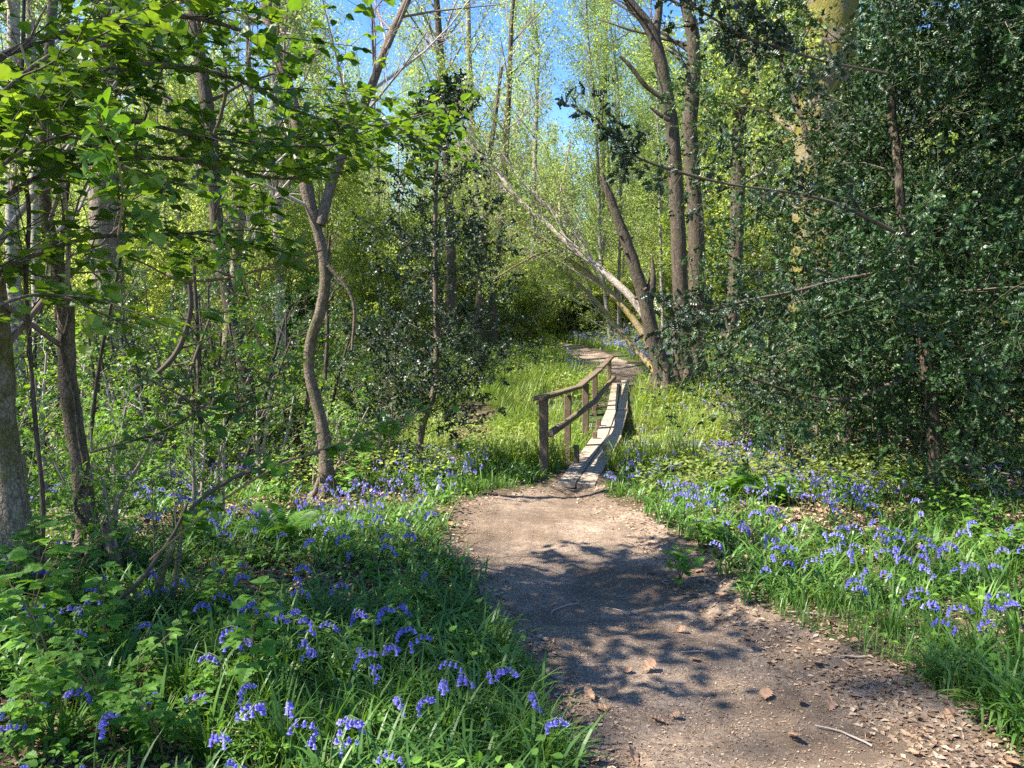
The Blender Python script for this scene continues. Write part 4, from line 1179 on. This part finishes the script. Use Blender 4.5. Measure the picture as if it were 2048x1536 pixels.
def fern_parts(seed, L=.55, n=7):
    r = np.random.RandomState(seed); a = MB(); c = MB()
    for i in range(n):
        az = 2 * PI * i / n + r.uniform(-.3, .3); ln = L * r.uniform(.7, 1.1); bend = r.uniform(.9, 1.5)
        t = np.linspace(0, 1, 14); th = .25 + bend * t
        z = np.cumsum(np.cos(th)) * ln / 14; rr = np.cumsum(np.sin(th)) * ln / 14
        pts = np.stack([np.cos(az) * rr, np.sin(az) * rr, z], 1)
        tube(a, pts, np.linspace(.003, .001, 14), 3)
        for j in range(2, 14):
            for q in (0, .5):
                p = pts[j] + (pts[min(j + 1, 13)] - pts[j]) * q
                d = nrm(pts[min(j + 1, 13)] - pts[j - 1]); s_ = np.array([-math.sin(az), math.cos(az), 0])
                w = ln * .30 * math.sin(min(1, (j + q) / 13.5) * PI * .93) ** .8 + .01
                nn = nrm(np.cross(s_, d)); nn = nn if nn[2] > 0 else -nn
                inst(c, T_NARROW, [p, p], [s_ + d * .35, -s_ + d * .35], [nn, nn], [w, w], wscale=.34)
    return [('stalk', a, [M['stem']]), ('frond', c, [M['fern']])]
def tuft_parts(seed, n=90, h=.3, w=.006, sp=.04):
    r = np.random.RandomState(seed); c = MB()
    az = r.uniform(0, 6.28, n); p = np.stack([np.cos(az), np.sin(az), 0 * az], 1) * (r.rand(n) ** .5 * sp)[:, None]
    blades(c, p, h * r.uniform(.55, 1.1, n), w * r.uniform(.7, 1.3, n), az + r.normal(0, .6, n), r.uniform(.3, 2.3, n), 8)
    return [('blades', c, [M['tuft']])]
M['tuft'] = leaf_mat('tuft_blade', [(.06, .15, .02), (.12, .24, .035), (.22, .35, .07)], .4, (1.5, 1.4, .5), .42, .4, .9)
FAR['tuft_a'] = tuft_parts(1, 150, .30, .0045, .06); FAR['tuft_b'] = tuft_parts(2, 60, .36, .011, .05)
placeg('tuft_a', [(1020, 1500, 1.0), (1075, 1530, .9), (930, 1480, .9), (960, 1290, .8), (985, 1330, .8), (1120, 1520, .7), (930, 1240, .6)],
       ['bright tuft of fine grass spilling onto the path at the bottom of the view', 'small grass tuft between the bottom edge tuft and the path', 'fine grass tuft left of the biggest tuft at the bottom', 'sunlit grass tuft on the left path edge', 'sunlit grass tuft just below the other one on the left path edge', 'lowest grass tuft at the left path edge', 'smallest grass tuft on the left path edge, farthest along it'], 'fine grass tufts by the path', 'grass_tuft', 'grass tuft')
placeg('tuft_b', [(2010, 1440, 1.0), (1960, 1330, .9), (2035, 1380, 1.1), (1880, 1290, .8), (1960, 1240, .9), (1780, 1260, .7), (880, 1500, .9), (700, 1510, .9), (780, 1450, .9), (640, 1500, .9), (1660, 1210, .7), (2040, 1300, 1.0), (1840, 1220, .8), (560, 1440, .9), (1100, 915, 1.0), (1070, 930, .9), (1000, 975, .6), (1040, 962, .6), (300, 1500, 1.0), (200, 1440, .9), (420, 1520, 1.0), (120, 1500, .9), (500, 1460, .9), (360, 1400, .9), (580, 1360, .8), (680, 1400, .9), (450, 1330, .9), (760, 1370, .9), (840, 1420, .9), (560, 1520, 1.0), (955, 985, .7), (1222, 975, .6), (1238, 990, .7), (1080, 955, .5)],
       'spreading clump of broad strap leaves at the edge of the path', 'clumps of strap leaves by the path', 'leaf_clump', 'leaf clump')
FAR['fern_a'] = fern_parts(5); FAR['fern_b'] = fern_parts(6, .42, 6)
placeg('fern_a', [(1540, 1010, 1.0), (1450, 1000, .9), (1760, 930, 1.1), (1860, 900, 1.2)], ['fern with drooping pale fronds in the middle of the bluebells on the right bank', 'fern beside the path-side bluebells on the right bank', 'dark fern in the shade under the holly', 'fern at the back of the shade under the holly'], 'ferns on the right bank', 'fern', 'fern')
placeg('fern_b', [(560, 1330, .75), (640, 1310, .6), (790, 930, 1.2), (930, 910, 1.2), (860, 960, 1.0), (170, 1150, 1.1), (560, 1090, 1.1), (1690, 985, .9)],
       ['small young fern unrolling among the foreground bluebells', 'smaller young fern just right of the one unrolling among the bluebells', 'fern at the foot of the holly sapling', 'fern just left of the first post of the bridge', 'fern at the bend of the left path edge', 'fern between the left-edge trunk and the slender hazel', 'fern in the left bluebells near the forked hazel', 'small fern on the right bank below the holly'], 'small ferns', 'fern', 'fern')

FAR['shoot_a'] = bush(401, 1.7, .7, mat='fresh', leafsize=.055, per_m=16, T=T_NARROW, stems=3, twig='twig', jit=.015, flat=.5)
FAR['shoot_b'] = bush(402, 2.3, .8, mat='hazel', leafsize=.06, per_m=14, T=T_HAZEL, stems=3, twig='dtwig', jit=.015, flat=.6)
FAR['shoot_c'] = bush(403, 1.2, .6, mat='bramble', leafsize=.05, per_m=18, T=T_HOLLY_LO, stems=4, twig='twig', jit=.02, flat=.5)
FAR['shoot_d'] = bush(404, 2.0, 1.0, mat='dark_under', leafsize=.05, per_m=6, T=T_NARROW, stems=4, twig='dtwig', jit=.02, flat=.5)
placeg('shoot_a', [(90, 1010, 1.0), (300, 1000, .9), (520, 980, .8), (330, 930, 1.2), (30, 960, 1.2), (760, 940, .7)], ['thin fresh-leaved sapling beside the slender banded hazel', 'thin fresh-leaved sapling right behind the coppice stump', 'thin fresh-leaved sapling left of the forked hazel foot', 'tall fresh-leaved sapling behind the leaning stick', 'tall fresh-leaved sapling at the left edge of the view', 'small fresh-leaved sapling between the forked hazel and the holly sapling'], 'saplings on the left bank', 'sapling', 'sapling')
placeg('shoot_b', [(250, 980, 1.0), (450, 960, .9), (120, 950, 1.0), (590, 950, .8), (-40, 1000, 1.1), (700, 925, .7)], ['round-leaved hazel shoot midway between the slender and the forked hazel', 'round-leaved hazel shoot close left of the forked hazel', 'round-leaved hazel shoot by the slender banded hazel', 'round-leaved hazel shoot just behind the forked hazel', 'round-leaved hazel shoot reaching in from the left edge', 'small round-leaved hazel shoot right of the forked hazel'], 'hazel shoots on the left bank', 'hazel_shoot', 'hazel')
placeg('shoot_c', [(180, 1060, 1.0), (420, 1050, .9), (620, 990, .9), (30, 1100, 1.0), (560, 930, 1.0), (700, 960, .8), (270, 1150, .7), (380, 940, 1.2), (130, 1120, .9), (800, 930, .7), (1330, 930, .5), (1700, 950, .8), (1900, 960, .9), (1600, 930, .7)], 'low leafy shoot among the bluebells and brambles', 'low leafy shoots', 'leafy_shoot', 'shoot')
placeg('shoot_d', [(200, 930, 1.2), (350, 960, 1.1), (480, 930, 1.2), (620, 930, 1.0), (60, 930, 1.3), (760, 905, 1.0), (1500, 900, .7), (1640, 930, .9), (1800, 940, 1.0), (1960, 960, 1.1), (1560, 860, .8)], 'tangled twiggy shrub with few leaves', 'twiggy shrubs on both banks', 'twiggy_shrub', 'shrub')

# ------------------------------------------------------------------ bluebells
def bluebell_parts(seed, H):
    r = np.random.RandomState(seed)
    t = np.linspace(0, 1, 9); hook = r.uniform(.07, .1)
    th = np.where(t < .72, .05 + .1 * t, .12 + (t - .72) / .28 * 2.0)
    z = np.concatenate([[0], np.cumsum(np.cos(th[1:]))]); x = np.concatenate([[0], np.cumsum(np.sin(th[1:]))])
    pts = np.stack([x, 0 * x, z], 1) * H / 7.2
    a = MB(); tube(a, pts, np.linspace(.0028, .0016, 9), 4)
    b = MB()
    nb = r.randint(5, 10)
    for k in range(nb):
        q = 5.4 + 2.6 * k / nb; j = min(int(q), 7); p = pts[j] + (pts[j + 1] - pts[j]) * (q - j)
        sd = np.array([r.uniform(.2, 1), r.uniform(-.7, .7), -.1])
        p2 = p + nrm(sd) * .011
        tube(a, [p, p2], .0009, 3)
        d = nrm(np.array([sd[0] * .35, sd[1] * .35, -1.0]))
        L = r.uniform(.015, .02)
        tube(b, [p2, p2 + d * L * .2, p2 + d * L * .75, p2 + d * L, p2 + d * L * .92], [.0013, .0042, .0044, .0072, .0098], 6, cap=False, smooth=False)
    c = MB(); n = r.randint(4, 7)
    az = r.uniform(0, 6.28, n)
    blades(c, np.zeros((n, 3)) + r.normal(0, .008, (n, 3)) * [1, 1, 0], H * r.uniform(.8, 1.15, n), r.uniform(.007, .011, n), az, r.uniform(.9, 2.1, n), 6)
    return [('stem', a, [M['stem']]), ('flowers', b, [M['bell']]), ('leaves', c, [M['grass']])]
heads_left = [(30, 1390), (70, 1412), (205, 1370), (265, 1388), (150, 1472), (180, 1458), (420, 1278), (450, 1292), (490, 1248), (500, 1262), (530, 1195), (580, 1235), (592, 1252), (640, 1272), (430, 1357), (460, 1377), (450, 1402), (548, 1400), (575, 1408), (612, 1422), (652, 1446), (650, 1482), (415, 1450), (495, 1506), (690, 1232), (720, 1265), (760, 1277), (800, 1302), (745, 1342), (690, 1330), (806, 1400), (820, 1392), (882, 1347), (905, 1352), (945, 1338), (972, 1332), (845, 1128), (745, 1440), (800, 1500), (828, 1496), (1085, 1390), (1073, 1418), (975, 1332), (775, 1260), (660, 1460), (30, 1512), (40, 1370), (95, 1385), (180, 1200), (60, 1195), (160, 1190), (120, 1225), (640, 1275)]
heads_right = [(1420, 1030), (1445, 1028), (1490, 1020), (1500, 1035), (1407, 1052), (1548, 1068), (1535, 1095), (1630, 1093), (1660, 1075), (1668, 1082), (1700, 1065), (1710, 1050), (1735, 1030), (1825, 1070), (1790, 1087), (1838, 1100), (1850, 1112), (1890, 1115), (1922, 1125), (1866, 1100), (1885, 1076), (1593, 1128), (1680, 1147), (1700, 1118), (1722, 1147), (1750, 1162), (1790, 1187), (1800, 1178), (1788, 1145), (1792, 1115), (1870, 1140), (2035, 1165), (1990, 1190), (1952, 1200), (1890, 1207), (1872, 1225), (1945, 1222), (1976, 1212), (1930, 1322), (1460, 1150), (1825, 1075), (1905, 1060), (1960, 1050), (2010, 1040), (2030, 1075)]
for k in range(95):      # thick drifts between the ones placed one by one
    heads_right.append((rb.uniform(1215, 2040), rb.uniform(905, 1120)))
for k in range(75):
    heads_left.append((rb.uniform(40, 860), rb.uniform(930, 1240)))
bb_protos = []
cnt = 0
for side, lst, grp, lab in (('l', heads_left, 'bluebells on the left bank', 'bluebell in flower on the left bank of the path'), ('r', heads_right, 'bluebells on the right bank', 'bluebell in flower on the right bank below the holly')):
    for (px, py) in lst:
        g = G(px, py, .24)
        if g is None or g[1] > 12:
            continue
        if path_in(g[0], g[1]) > .03 or near_bridge(g[0], g[1], .3):
            g = G(px, py, .12)
            if path_in(g[0], g[1]) > .03:
                continue
        key = 'bb%s%d' % ('', rb.randint(0, 9))
        if key not in FAR:
            FAR[key] = bluebell_parts(300 + int(key[2:]), .25 + .02 * (int(key[2:]) % 5))
        place(key, [(g[0], g[1], rb.uniform(1.0, 1.3), rb.uniform(0, 6.28))], lab, grp, 'bluebell', 'bluebell')
        cnt += 1
print('bluebells', cnt)

# drifts too many to count
def drift():
    zs = []
    for (n, x0, x1, y0, y1, inv) in [(800, -6.5, -.3, 5.2, 10.5, 1), (560, 1.35, 5.5, 6.3, 11.5, 1), (3200, .075, .26, 17, 42, 0), (700, -.3, .05, 22, 40, 0), (700, .14, .5, 11, 20, 0)]:
        y = rb.uniform(y0, y1, n); x = rb.uniform(x0, x1, n) * (1 if inv else y)
        k = (vnoise(x * .9 + 31, y * .9) > -.08) & (path_in(x, y) < -.15) & ~near_bridge(x, y, .4)
        zs.append(np.stack([x[k], y[k]], 1))
    q = np.concatenate(zs); x, y = q[:, 0], q[:, 1]; n = len(x)
    z = ground_z(x, y); h = rb.uniform(.2, .33, n)
    mb = MB()
    base = np.stack([x, y, z], 1)
    az = rb.uniform(0, 6.28, n)
    blades(mb, base, h * 1.05, np.full(n, .004) + y * .0002, az, np.full(n, .5), 3, 0)
    k = 6
    top = base + np.stack([np.cos(az) * .06, np.sin(az) * .06, h * .95], 1)
    pos = np.repeat(top, k, 0) + rb.normal(0, .02, (n * k, 3))
    ax = rb.normal(0, .5, (n * k, 3)) + [0, 0, -1.3]
    inst(mb, T_LOW, pos, ax, rb.normal(0, 1, (n * k, 3)), .024 + np.repeat(y, k) * .0006, 1, 1.1)
    o = mb.build('bluebell_drift', [M['grass'], M['bell']]); tag(o, 'hazy drifts of small bluebells among the grass on both banks and beyond the bridge', 'bluebells', kind='stuff')
drift()

# ------------------------------------------------------------------ grass, sedge, ground cover
def keep_off(m=-.02, bridge=.3):
    return lambda x, y: (path_in(x, y) < m) & ~near_bridge(x, y, bridge)
def tufts(x, y, per, rad):
    n = len(x); X = np.repeat(x, per) + rs.normal(0, 1, n * per) * np.repeat(rad, per); Y = np.repeat(y, per) + rs.normal(0, 1, n * per) * np.repeat(rad, per)
    return X, Y
def grass():
    # bluebell leaves and grass near the path
    x, y = scatter(5200, 1.9, 11, .74, keep_off(-.02), .5)
    dens = vnoise(x * 1.1 + 7, y * 1.1) + .35 * np.clip(.5 - np.abs(path_in(x, y) + .35), 0, .5)
    k = dens > np.where(x < 0, -.2, -.1)
    x, y = x[k], y[k]
    X, Y = tufts(x, y, 10, np.full(len(x), .022) + y * .003)
    n = len(X); Z = ground_z(X, Y) - .01
    mb = MB()
    blades(mb, np.stack([X, Y, Z], 1), rs.uniform(.14, .35, n) * (1 - .25 * (rs.rand(n) < .4)), rs.uniform(.007, .013, n) + .0005 * Y, rs.uniform(0, 6.28, n), rs.uniform(1.1, 2.9, n), 6)
    o = mb.build('grass', M['grass']); tag(o, 'arching dark green strap leaves and grass along both edges of the path', 'grass', kind='stuff')
    # fine upright grass
    x, y = scatter(9000, 2.2, 12, .74, keep_off(0), .5)
    k = vnoise(x * 1.5 + 17, y * 1.5 + 3) > .16; x, y = x[k], y[k]
    X, Y = tufts(x, y, 8, np.full(len(x), .03)); n = len(X)
    mb = MB(); blades(mb, np.stack([X, Y, ground_z(X, Y) - .01], 1), rs.uniform(.06, .2, n), rs.uniform(.0025, .005, n) + .0004 * Y, rs.uniform(0, 6.28, n), rs.uniform(.1, 1.3, n), 3)
    o = mb.build('fine_grass', M['grass']); tag(o, 'fine short grass growing between the bluebells', 'grass', kind='stuff')
    # sunlit sedge and long grass in and around the hollow
    n = 3400; y = rs.uniform(9.6, 17.5, n); x = rs.uniform(-.14, .30, n) * y
    k = keep_off(-.05, .34)(x, y) & (vnoise(x * 1.3, y * 1.3 + 40) > -.04) & ((x < 2.6) | (y > 11.5)); x, y = x[k], y[k]
    X, Y = tufts(x, y, 13, np.full(len(x), .07)); k = ~near_bridge(X, Y, .26); X, Y = X[k], Y[k]; n = len(X)
    mb = MB(); blades(mb, np.stack([X, Y, ground_z(X, Y) - .01], 1), rs.uniform(.15, .62, n), rs.uniform(.007, .013, n), rs.uniform(0, 6.28, n), rs.uniform(.3, 2.2, n), 5)
    o = mb.build('sedge', M['sedge']); tag(o, 'tall sunlit yellow-green sedge filling the boggy hollow around the bridge', 'sedge', kind='stuff')
    # grass beyond the hollow
    y = np.exp(rs.uniform(math.log(15), math.log(60), 9000)); x = rs.uniform(-.6, .6, 9000) * y
    k = (path_in(x, y) < -.05) & ~near_bridge(x, y, .4); x, y = x[k], y[k]
    X, Y = tufts(x, y, 9, .02 * y * .35 + .1); k = (path_in(X, Y) < -.22) & ~near_bridge(X, Y, .3); X, Y = X[k], Y[k]; n = len(X)
    mb = MB(); blades(mb, np.stack([X, Y, ground_z(X, Y) - .01], 1), rs.uniform(.12, .4, n), .008 + .0008 * Y, rs.uniform(0, 6.28, n), rs.uniform(.2, 1.5, n), 2)
    o = mb.build('far_grass', M['sedge']); tag(o, 'bright low grass on the wood floor beyond the bridge', 'grass', kind='stuff')
grass()

def cover(label, n, f, size, h0, h1, mat, name, cat='ground cover', T=T_LOW):
    x, y = f(n); z = ground_z(x, y); m = len(x)
    mb = MB()
    inst(mb, T, np.stack([x, y, z + rs.uniform(h0, h1, m)], 1), rs.normal(0, 1, (m, 3)) * [1, 1, .3], rs.normal(0, .35, (m, 3)) + [0, 0, 1], size * (1 + .03 * y) * rs.uniform(.6, 1.3, m))
    o = mb.build(name, M[mat]); tag(o, label, cat, kind='stuff')
def f_far(n):
    y = np.exp(rs.uniform(math.log(12), math.log(70), n)); x = rs.uniform(-.85, .85, n) * y
    k = (path_in(x, y) < -.1) & ~near_bridge(x, y, .4) & (vnoise(x * .5, y * .5) > -.2); return x[k], y[k]
cover('bright low leafy plants covering the wood floor beyond the hollow', 90000, f_far, .05, .03, .45, 'under', 'ground_cover')
def f_mid(n):
    y = rs.uniform(7.5, 17, n); x = rs.uniform(-.8, .8, n) * y
    k = (path_in(x, y) < -.25) & ~near_bridge(x, y, .45) & (vnoise(x * .9 + 5, y * .9) > -.1); return x[k], y[k]
cover('low leafy plants and ivy on the floor of the hollow', 70000, f_mid, .045, .02, .40, 'under', 'undergrowth')
def f_near(n):
    x, y = scatter(n, 2.0, 10, .74, keep_off(-.05), .5); k = vnoise(x * 1.7 + 50, y * 1.7) > -.02; return x[k], y[k]
cover('small green leaves of ivy and seedlings among the bluebells', 9000, f_near, .035, .01, .20, 'bramble', 'seedlings', T=T_BRAM)
cover('small round leaves carpeting the left bank beside the path', 7000, lambda n: (lambda x, y: (x[x < -.2], y[x < -.2]))(*scatter(n, 2.0, 7, .74, keep_off(-.05), .5)), .03, .01, .12, 'bramble', 'seedling_carpet', T=T_HAZEL)

# ------------------------------------------------------------------ litter
def litter():
    x, y = scatter(90000, 1.8, 9.5, .8, None, .5)
    n = len(x); ins = path_in(x, y)
    k = (ins < .35) | (rs.rand(n) < .5); x, y = x[k], y[k]; n = len(x); ins = ins[k]
    z = ground_z(x, y) - .05 * np.clip(ins / .35, 0, 1) + .020 * vnoise(x * 9, y * 9) + .05 * vnoise(x * 2.6 + 40, y * 2.6) + .010 * vnoise(x * 23, y * 23)
    mb = MB()
    ins2 = ins - np.clip((x - (np.interp(y, PN[:, 0], PN[:, 2]) - .75)) * .8, 0, .5)
    s_ = np.where(ins2 > .2, rs.uniform(.005, .018, n), rs.uniform(.010, .042, n))
    inst(mb, (np.array([[0, 0, 0], [.35, .32, .12], [1, .05, .02], [.55, -.3, .10]]), np.array([[0, 1, 2, 3]])), np.stack([x, y, z + .003], 1), rs.normal(0, 1, (n, 3)) * [1, 1, .12], rs.normal(0, .22, (n, 3)) + [0, 0, 1], s_, 0)
    # fine needles and bits of twig
    m = 26000; x, y = scatter(m, 1.8, 8, .8, lambda x, y: path_in(x, y) > -.3, .5); m = len(x)
    ins = path_in(x, y)
    z = ground_z(x, y) - .05 * np.clip(ins / .35, 0, 1) + .020 * vnoise(x * 9, y * 9) + .05 * vnoise(x * 2.6 + 40, y * 2.6) + .010 * vnoise(x * 23, y * 23)
    inst(mb, (np.array([[0, .02, 0], [.5, .05, .06], [1, .03, 0], [.5, .0, .06]]), np.array([[0, 1, 2, 3]])), np.stack([x, y, z + .004], 1), rs.normal(0, 1, (m, 3)) * [1, 1, .1], rs.normal(0, .2, (m, 3)) + [0, 0, 1], rs.uniform(.015, .06, m), 0)
    o = mb.build('leaf_litter', M['litter']); tag(o, 'crumbled brown leaf litter and twig bits strewn over the path and its edges', 'leaf litter', kind='stuff')
litter()
def bank_litter():
    n = 26000; y = rs.uniform(5.0, 13, n); x = rs.uniform(.24, .9, n) * y; k = path_in(x, y) < 0; x, y = x[k], y[k]
    x2 = rs.uniform(-.85, -.1, 16000) * 8; y2 = rs.uniform(4, 11, 16000); k = (path_in(x2, y2) < 0) & (np.abs(x2) < .8 * y2); x = np.concatenate([x, x2[k]]); y = np.concatenate([y, y2[k]])
    m = len(x); mb = MB()
    inst(mb, (np.array([[0, 0, 0], [.35, .32, .12], [1, .05, .02], [.55, -.3, .10]]), np.array([[0, 1, 2, 3]])), np.stack([x, y, ground_z(x, y) + rs.uniform(.005, .04, m)], 1), rs.normal(0, 1, (m, 3)) * [1, 1, .3], rs.normal(0, .4, (m, 3)) + [0, 0, 1], rs.uniform(.03, .075, m), 0)
    o = mb.build('fallen_leaves', M['litter']); tag(o, 'brown fallen leaves on the shaded banks under the holly and hazels', 'fallen leaves', kind='stuff')
bank_litter()

def crumbs():
    x, y = scatter(9000, 1.8, 9, .8, lambda x, y: path_in(x, y) > -.05, .5); n = len(x)
    z = ground_z(x, y) - .05 * np.clip(path_in(x, y) / .35, 0, 1) + .020 * vnoise(x * 9, y * 9) + .05 * vnoise(x * 2.6 + 40, y * 2.6) + .010 * vnoise(x * 23, y * 23)
    V = np.array([[-.5, 0, 0], [.5, .05, 0], [0, -.4, 0], [.05, .42, 0], [0, 0, .36], [.02, 0, -.3]])
    Fq = np.array([[0, 2, 4], [2, 1, 4], [1, 3, 4], [3, 0, 4], [2, 0, 5], [1, 2, 5], [3, 1, 5], [0, 3, 5]])
    mb = MB(); inst(mb, (V, Fq), np.stack([x, y, z + .001], 1), rs.normal(0, 1, (n, 3)) * [1, 1, .2], rs.normal(0, .3, (n, 3)) + [0, 0, 1], .004 + .016 * rs.rand(n) ** 3, 0)
    o = mb.build('path_crumbs', M['crumb']); tag(o, 'small crumbs of earth and stone on the trodden path', 'gravel', kind='stuff')
M['crumb'] = island_mat('earth_crumb', [(.14, .10, .075), (.28, .21, .16), (.38, .31, .25), (.20, .15, .11)], .95, .1, 0, 50)
crumbs()

def dead_leaf_parts(seed):
    r = np.random.RandomState(seed); c = MB()
    V, Fq = T_OAK; V = V.copy(); V[:, 2] += .06 * np.sin(V[:, 0] * 5 + seed) + r.normal(0, .02, len(V))
    inst(c, (V, Fq), [[0, 0, .004]], [[1, 0, .05]], [[r.normal(0, .25), r.normal(0, .25), 1]], .085)
    return c
dl = [(1285, 1328), (1240, 1322), (1190, 1400), (1152, 1440), (1178, 1508), (1338, 1410), (1530, 1382), (1578, 1440), (1832, 1488), (1882, 1432), (1864, 1470), (2015, 1512), (1222, 1402), (1208, 1385), (1345, 1420), (1150, 1432), (1190, 1520), (1640, 1310), (1600, 1375), (1350, 1250), (1700, 1290), (1820, 1360), (1950, 1440), (1480, 1500), (1405, 1300), (1300, 1130), (1350, 1110), (1380, 1130), (1330, 1150), (930, 1130), (900, 1060), (1760, 1340), (1905, 1400), (2030, 1385), (1680, 1250), (1560, 1160), (1460, 1190), (1120, 1390), (1280, 1500), (1660, 1400)]
dlm = [dead_leaf_parts(k) for k in range(5)]
dlo = []
for k, (px, py) in enumerate(dl):
    g = G(px, py); ins = float(path_in(g[0], g[1]))
    z = g[2] - .05 * min(max(ins / .35, 0), 1) + .02 * float(vnoise(g[0] * 9, g[1] * 9)) + .05 * float(vnoise(g[0] * 2.6 + 40, g[1] * 2.6)) + .01 * float(vnoise(g[0] * 23, g[1] * 23)) + .006
    if k < 5:
        o = dlm[k].build('dead_leaf', M['deadleaf'])
        dlo.append(o)
    else:
        o = dlo[k % 5].copy(); C.objects.link(o)
    o.location = (g[0], g[1], z); o.rotation_euler = (rs.uniform(-.2, .2), rs.uniform(-.2, .2), rs.uniform(0, 6.28)); s_ = rs.uniform(.6, 1.25); o.scale = (s_, s_, s_)
    tag(o, 'curled dead oak leaf lying on the trodden path', 'leaf', 'dead oak leaves on the path')
def path_sticks():
    for k, (px, py, ln, az) in enumerate([(1130, 1205, .22, .5), (1250, 1215, .16, 2.6), (1700, 1310, .14, 2.9), (1690, 1450, .25, 2.2), (1400, 1290, .18, .3), (1480, 1085, .2, .1), (1090, 1160, .15, 1.0), (1600, 1230, .2, 2.8)]):
        g = G(px, py)
        pts = np.array([g + np.array([math.cos(az) * t, math.sin(az) * t, .0]) * ln + rs.normal(0, .008, 3) * [1, 1, 0] for t in np.linspace(-.5, .5, 6)])
        pts[:, 2] = ground_z(pts[:, 0], pts[:, 1]) - .05 * np.clip(path_in(pts[:, 0], pts[:, 1]) / .35, 0, 1) + .014 + .05 * vnoise(pts[:, 0] * 2.6 + 40, pts[:, 1] * 2.6) + .02 * vnoise(pts[:, 0] * 9, pts[:, 1] * 9)
        mb = MB(); tube(mb, pts, np.linspace(.005, .003, 6), 5)
        o = mb.build('fallen_twig', M['twig']); tag(o, 'thin dry twig lying on the path', 'twig', 'dry twigs on the path')
path_sticks()
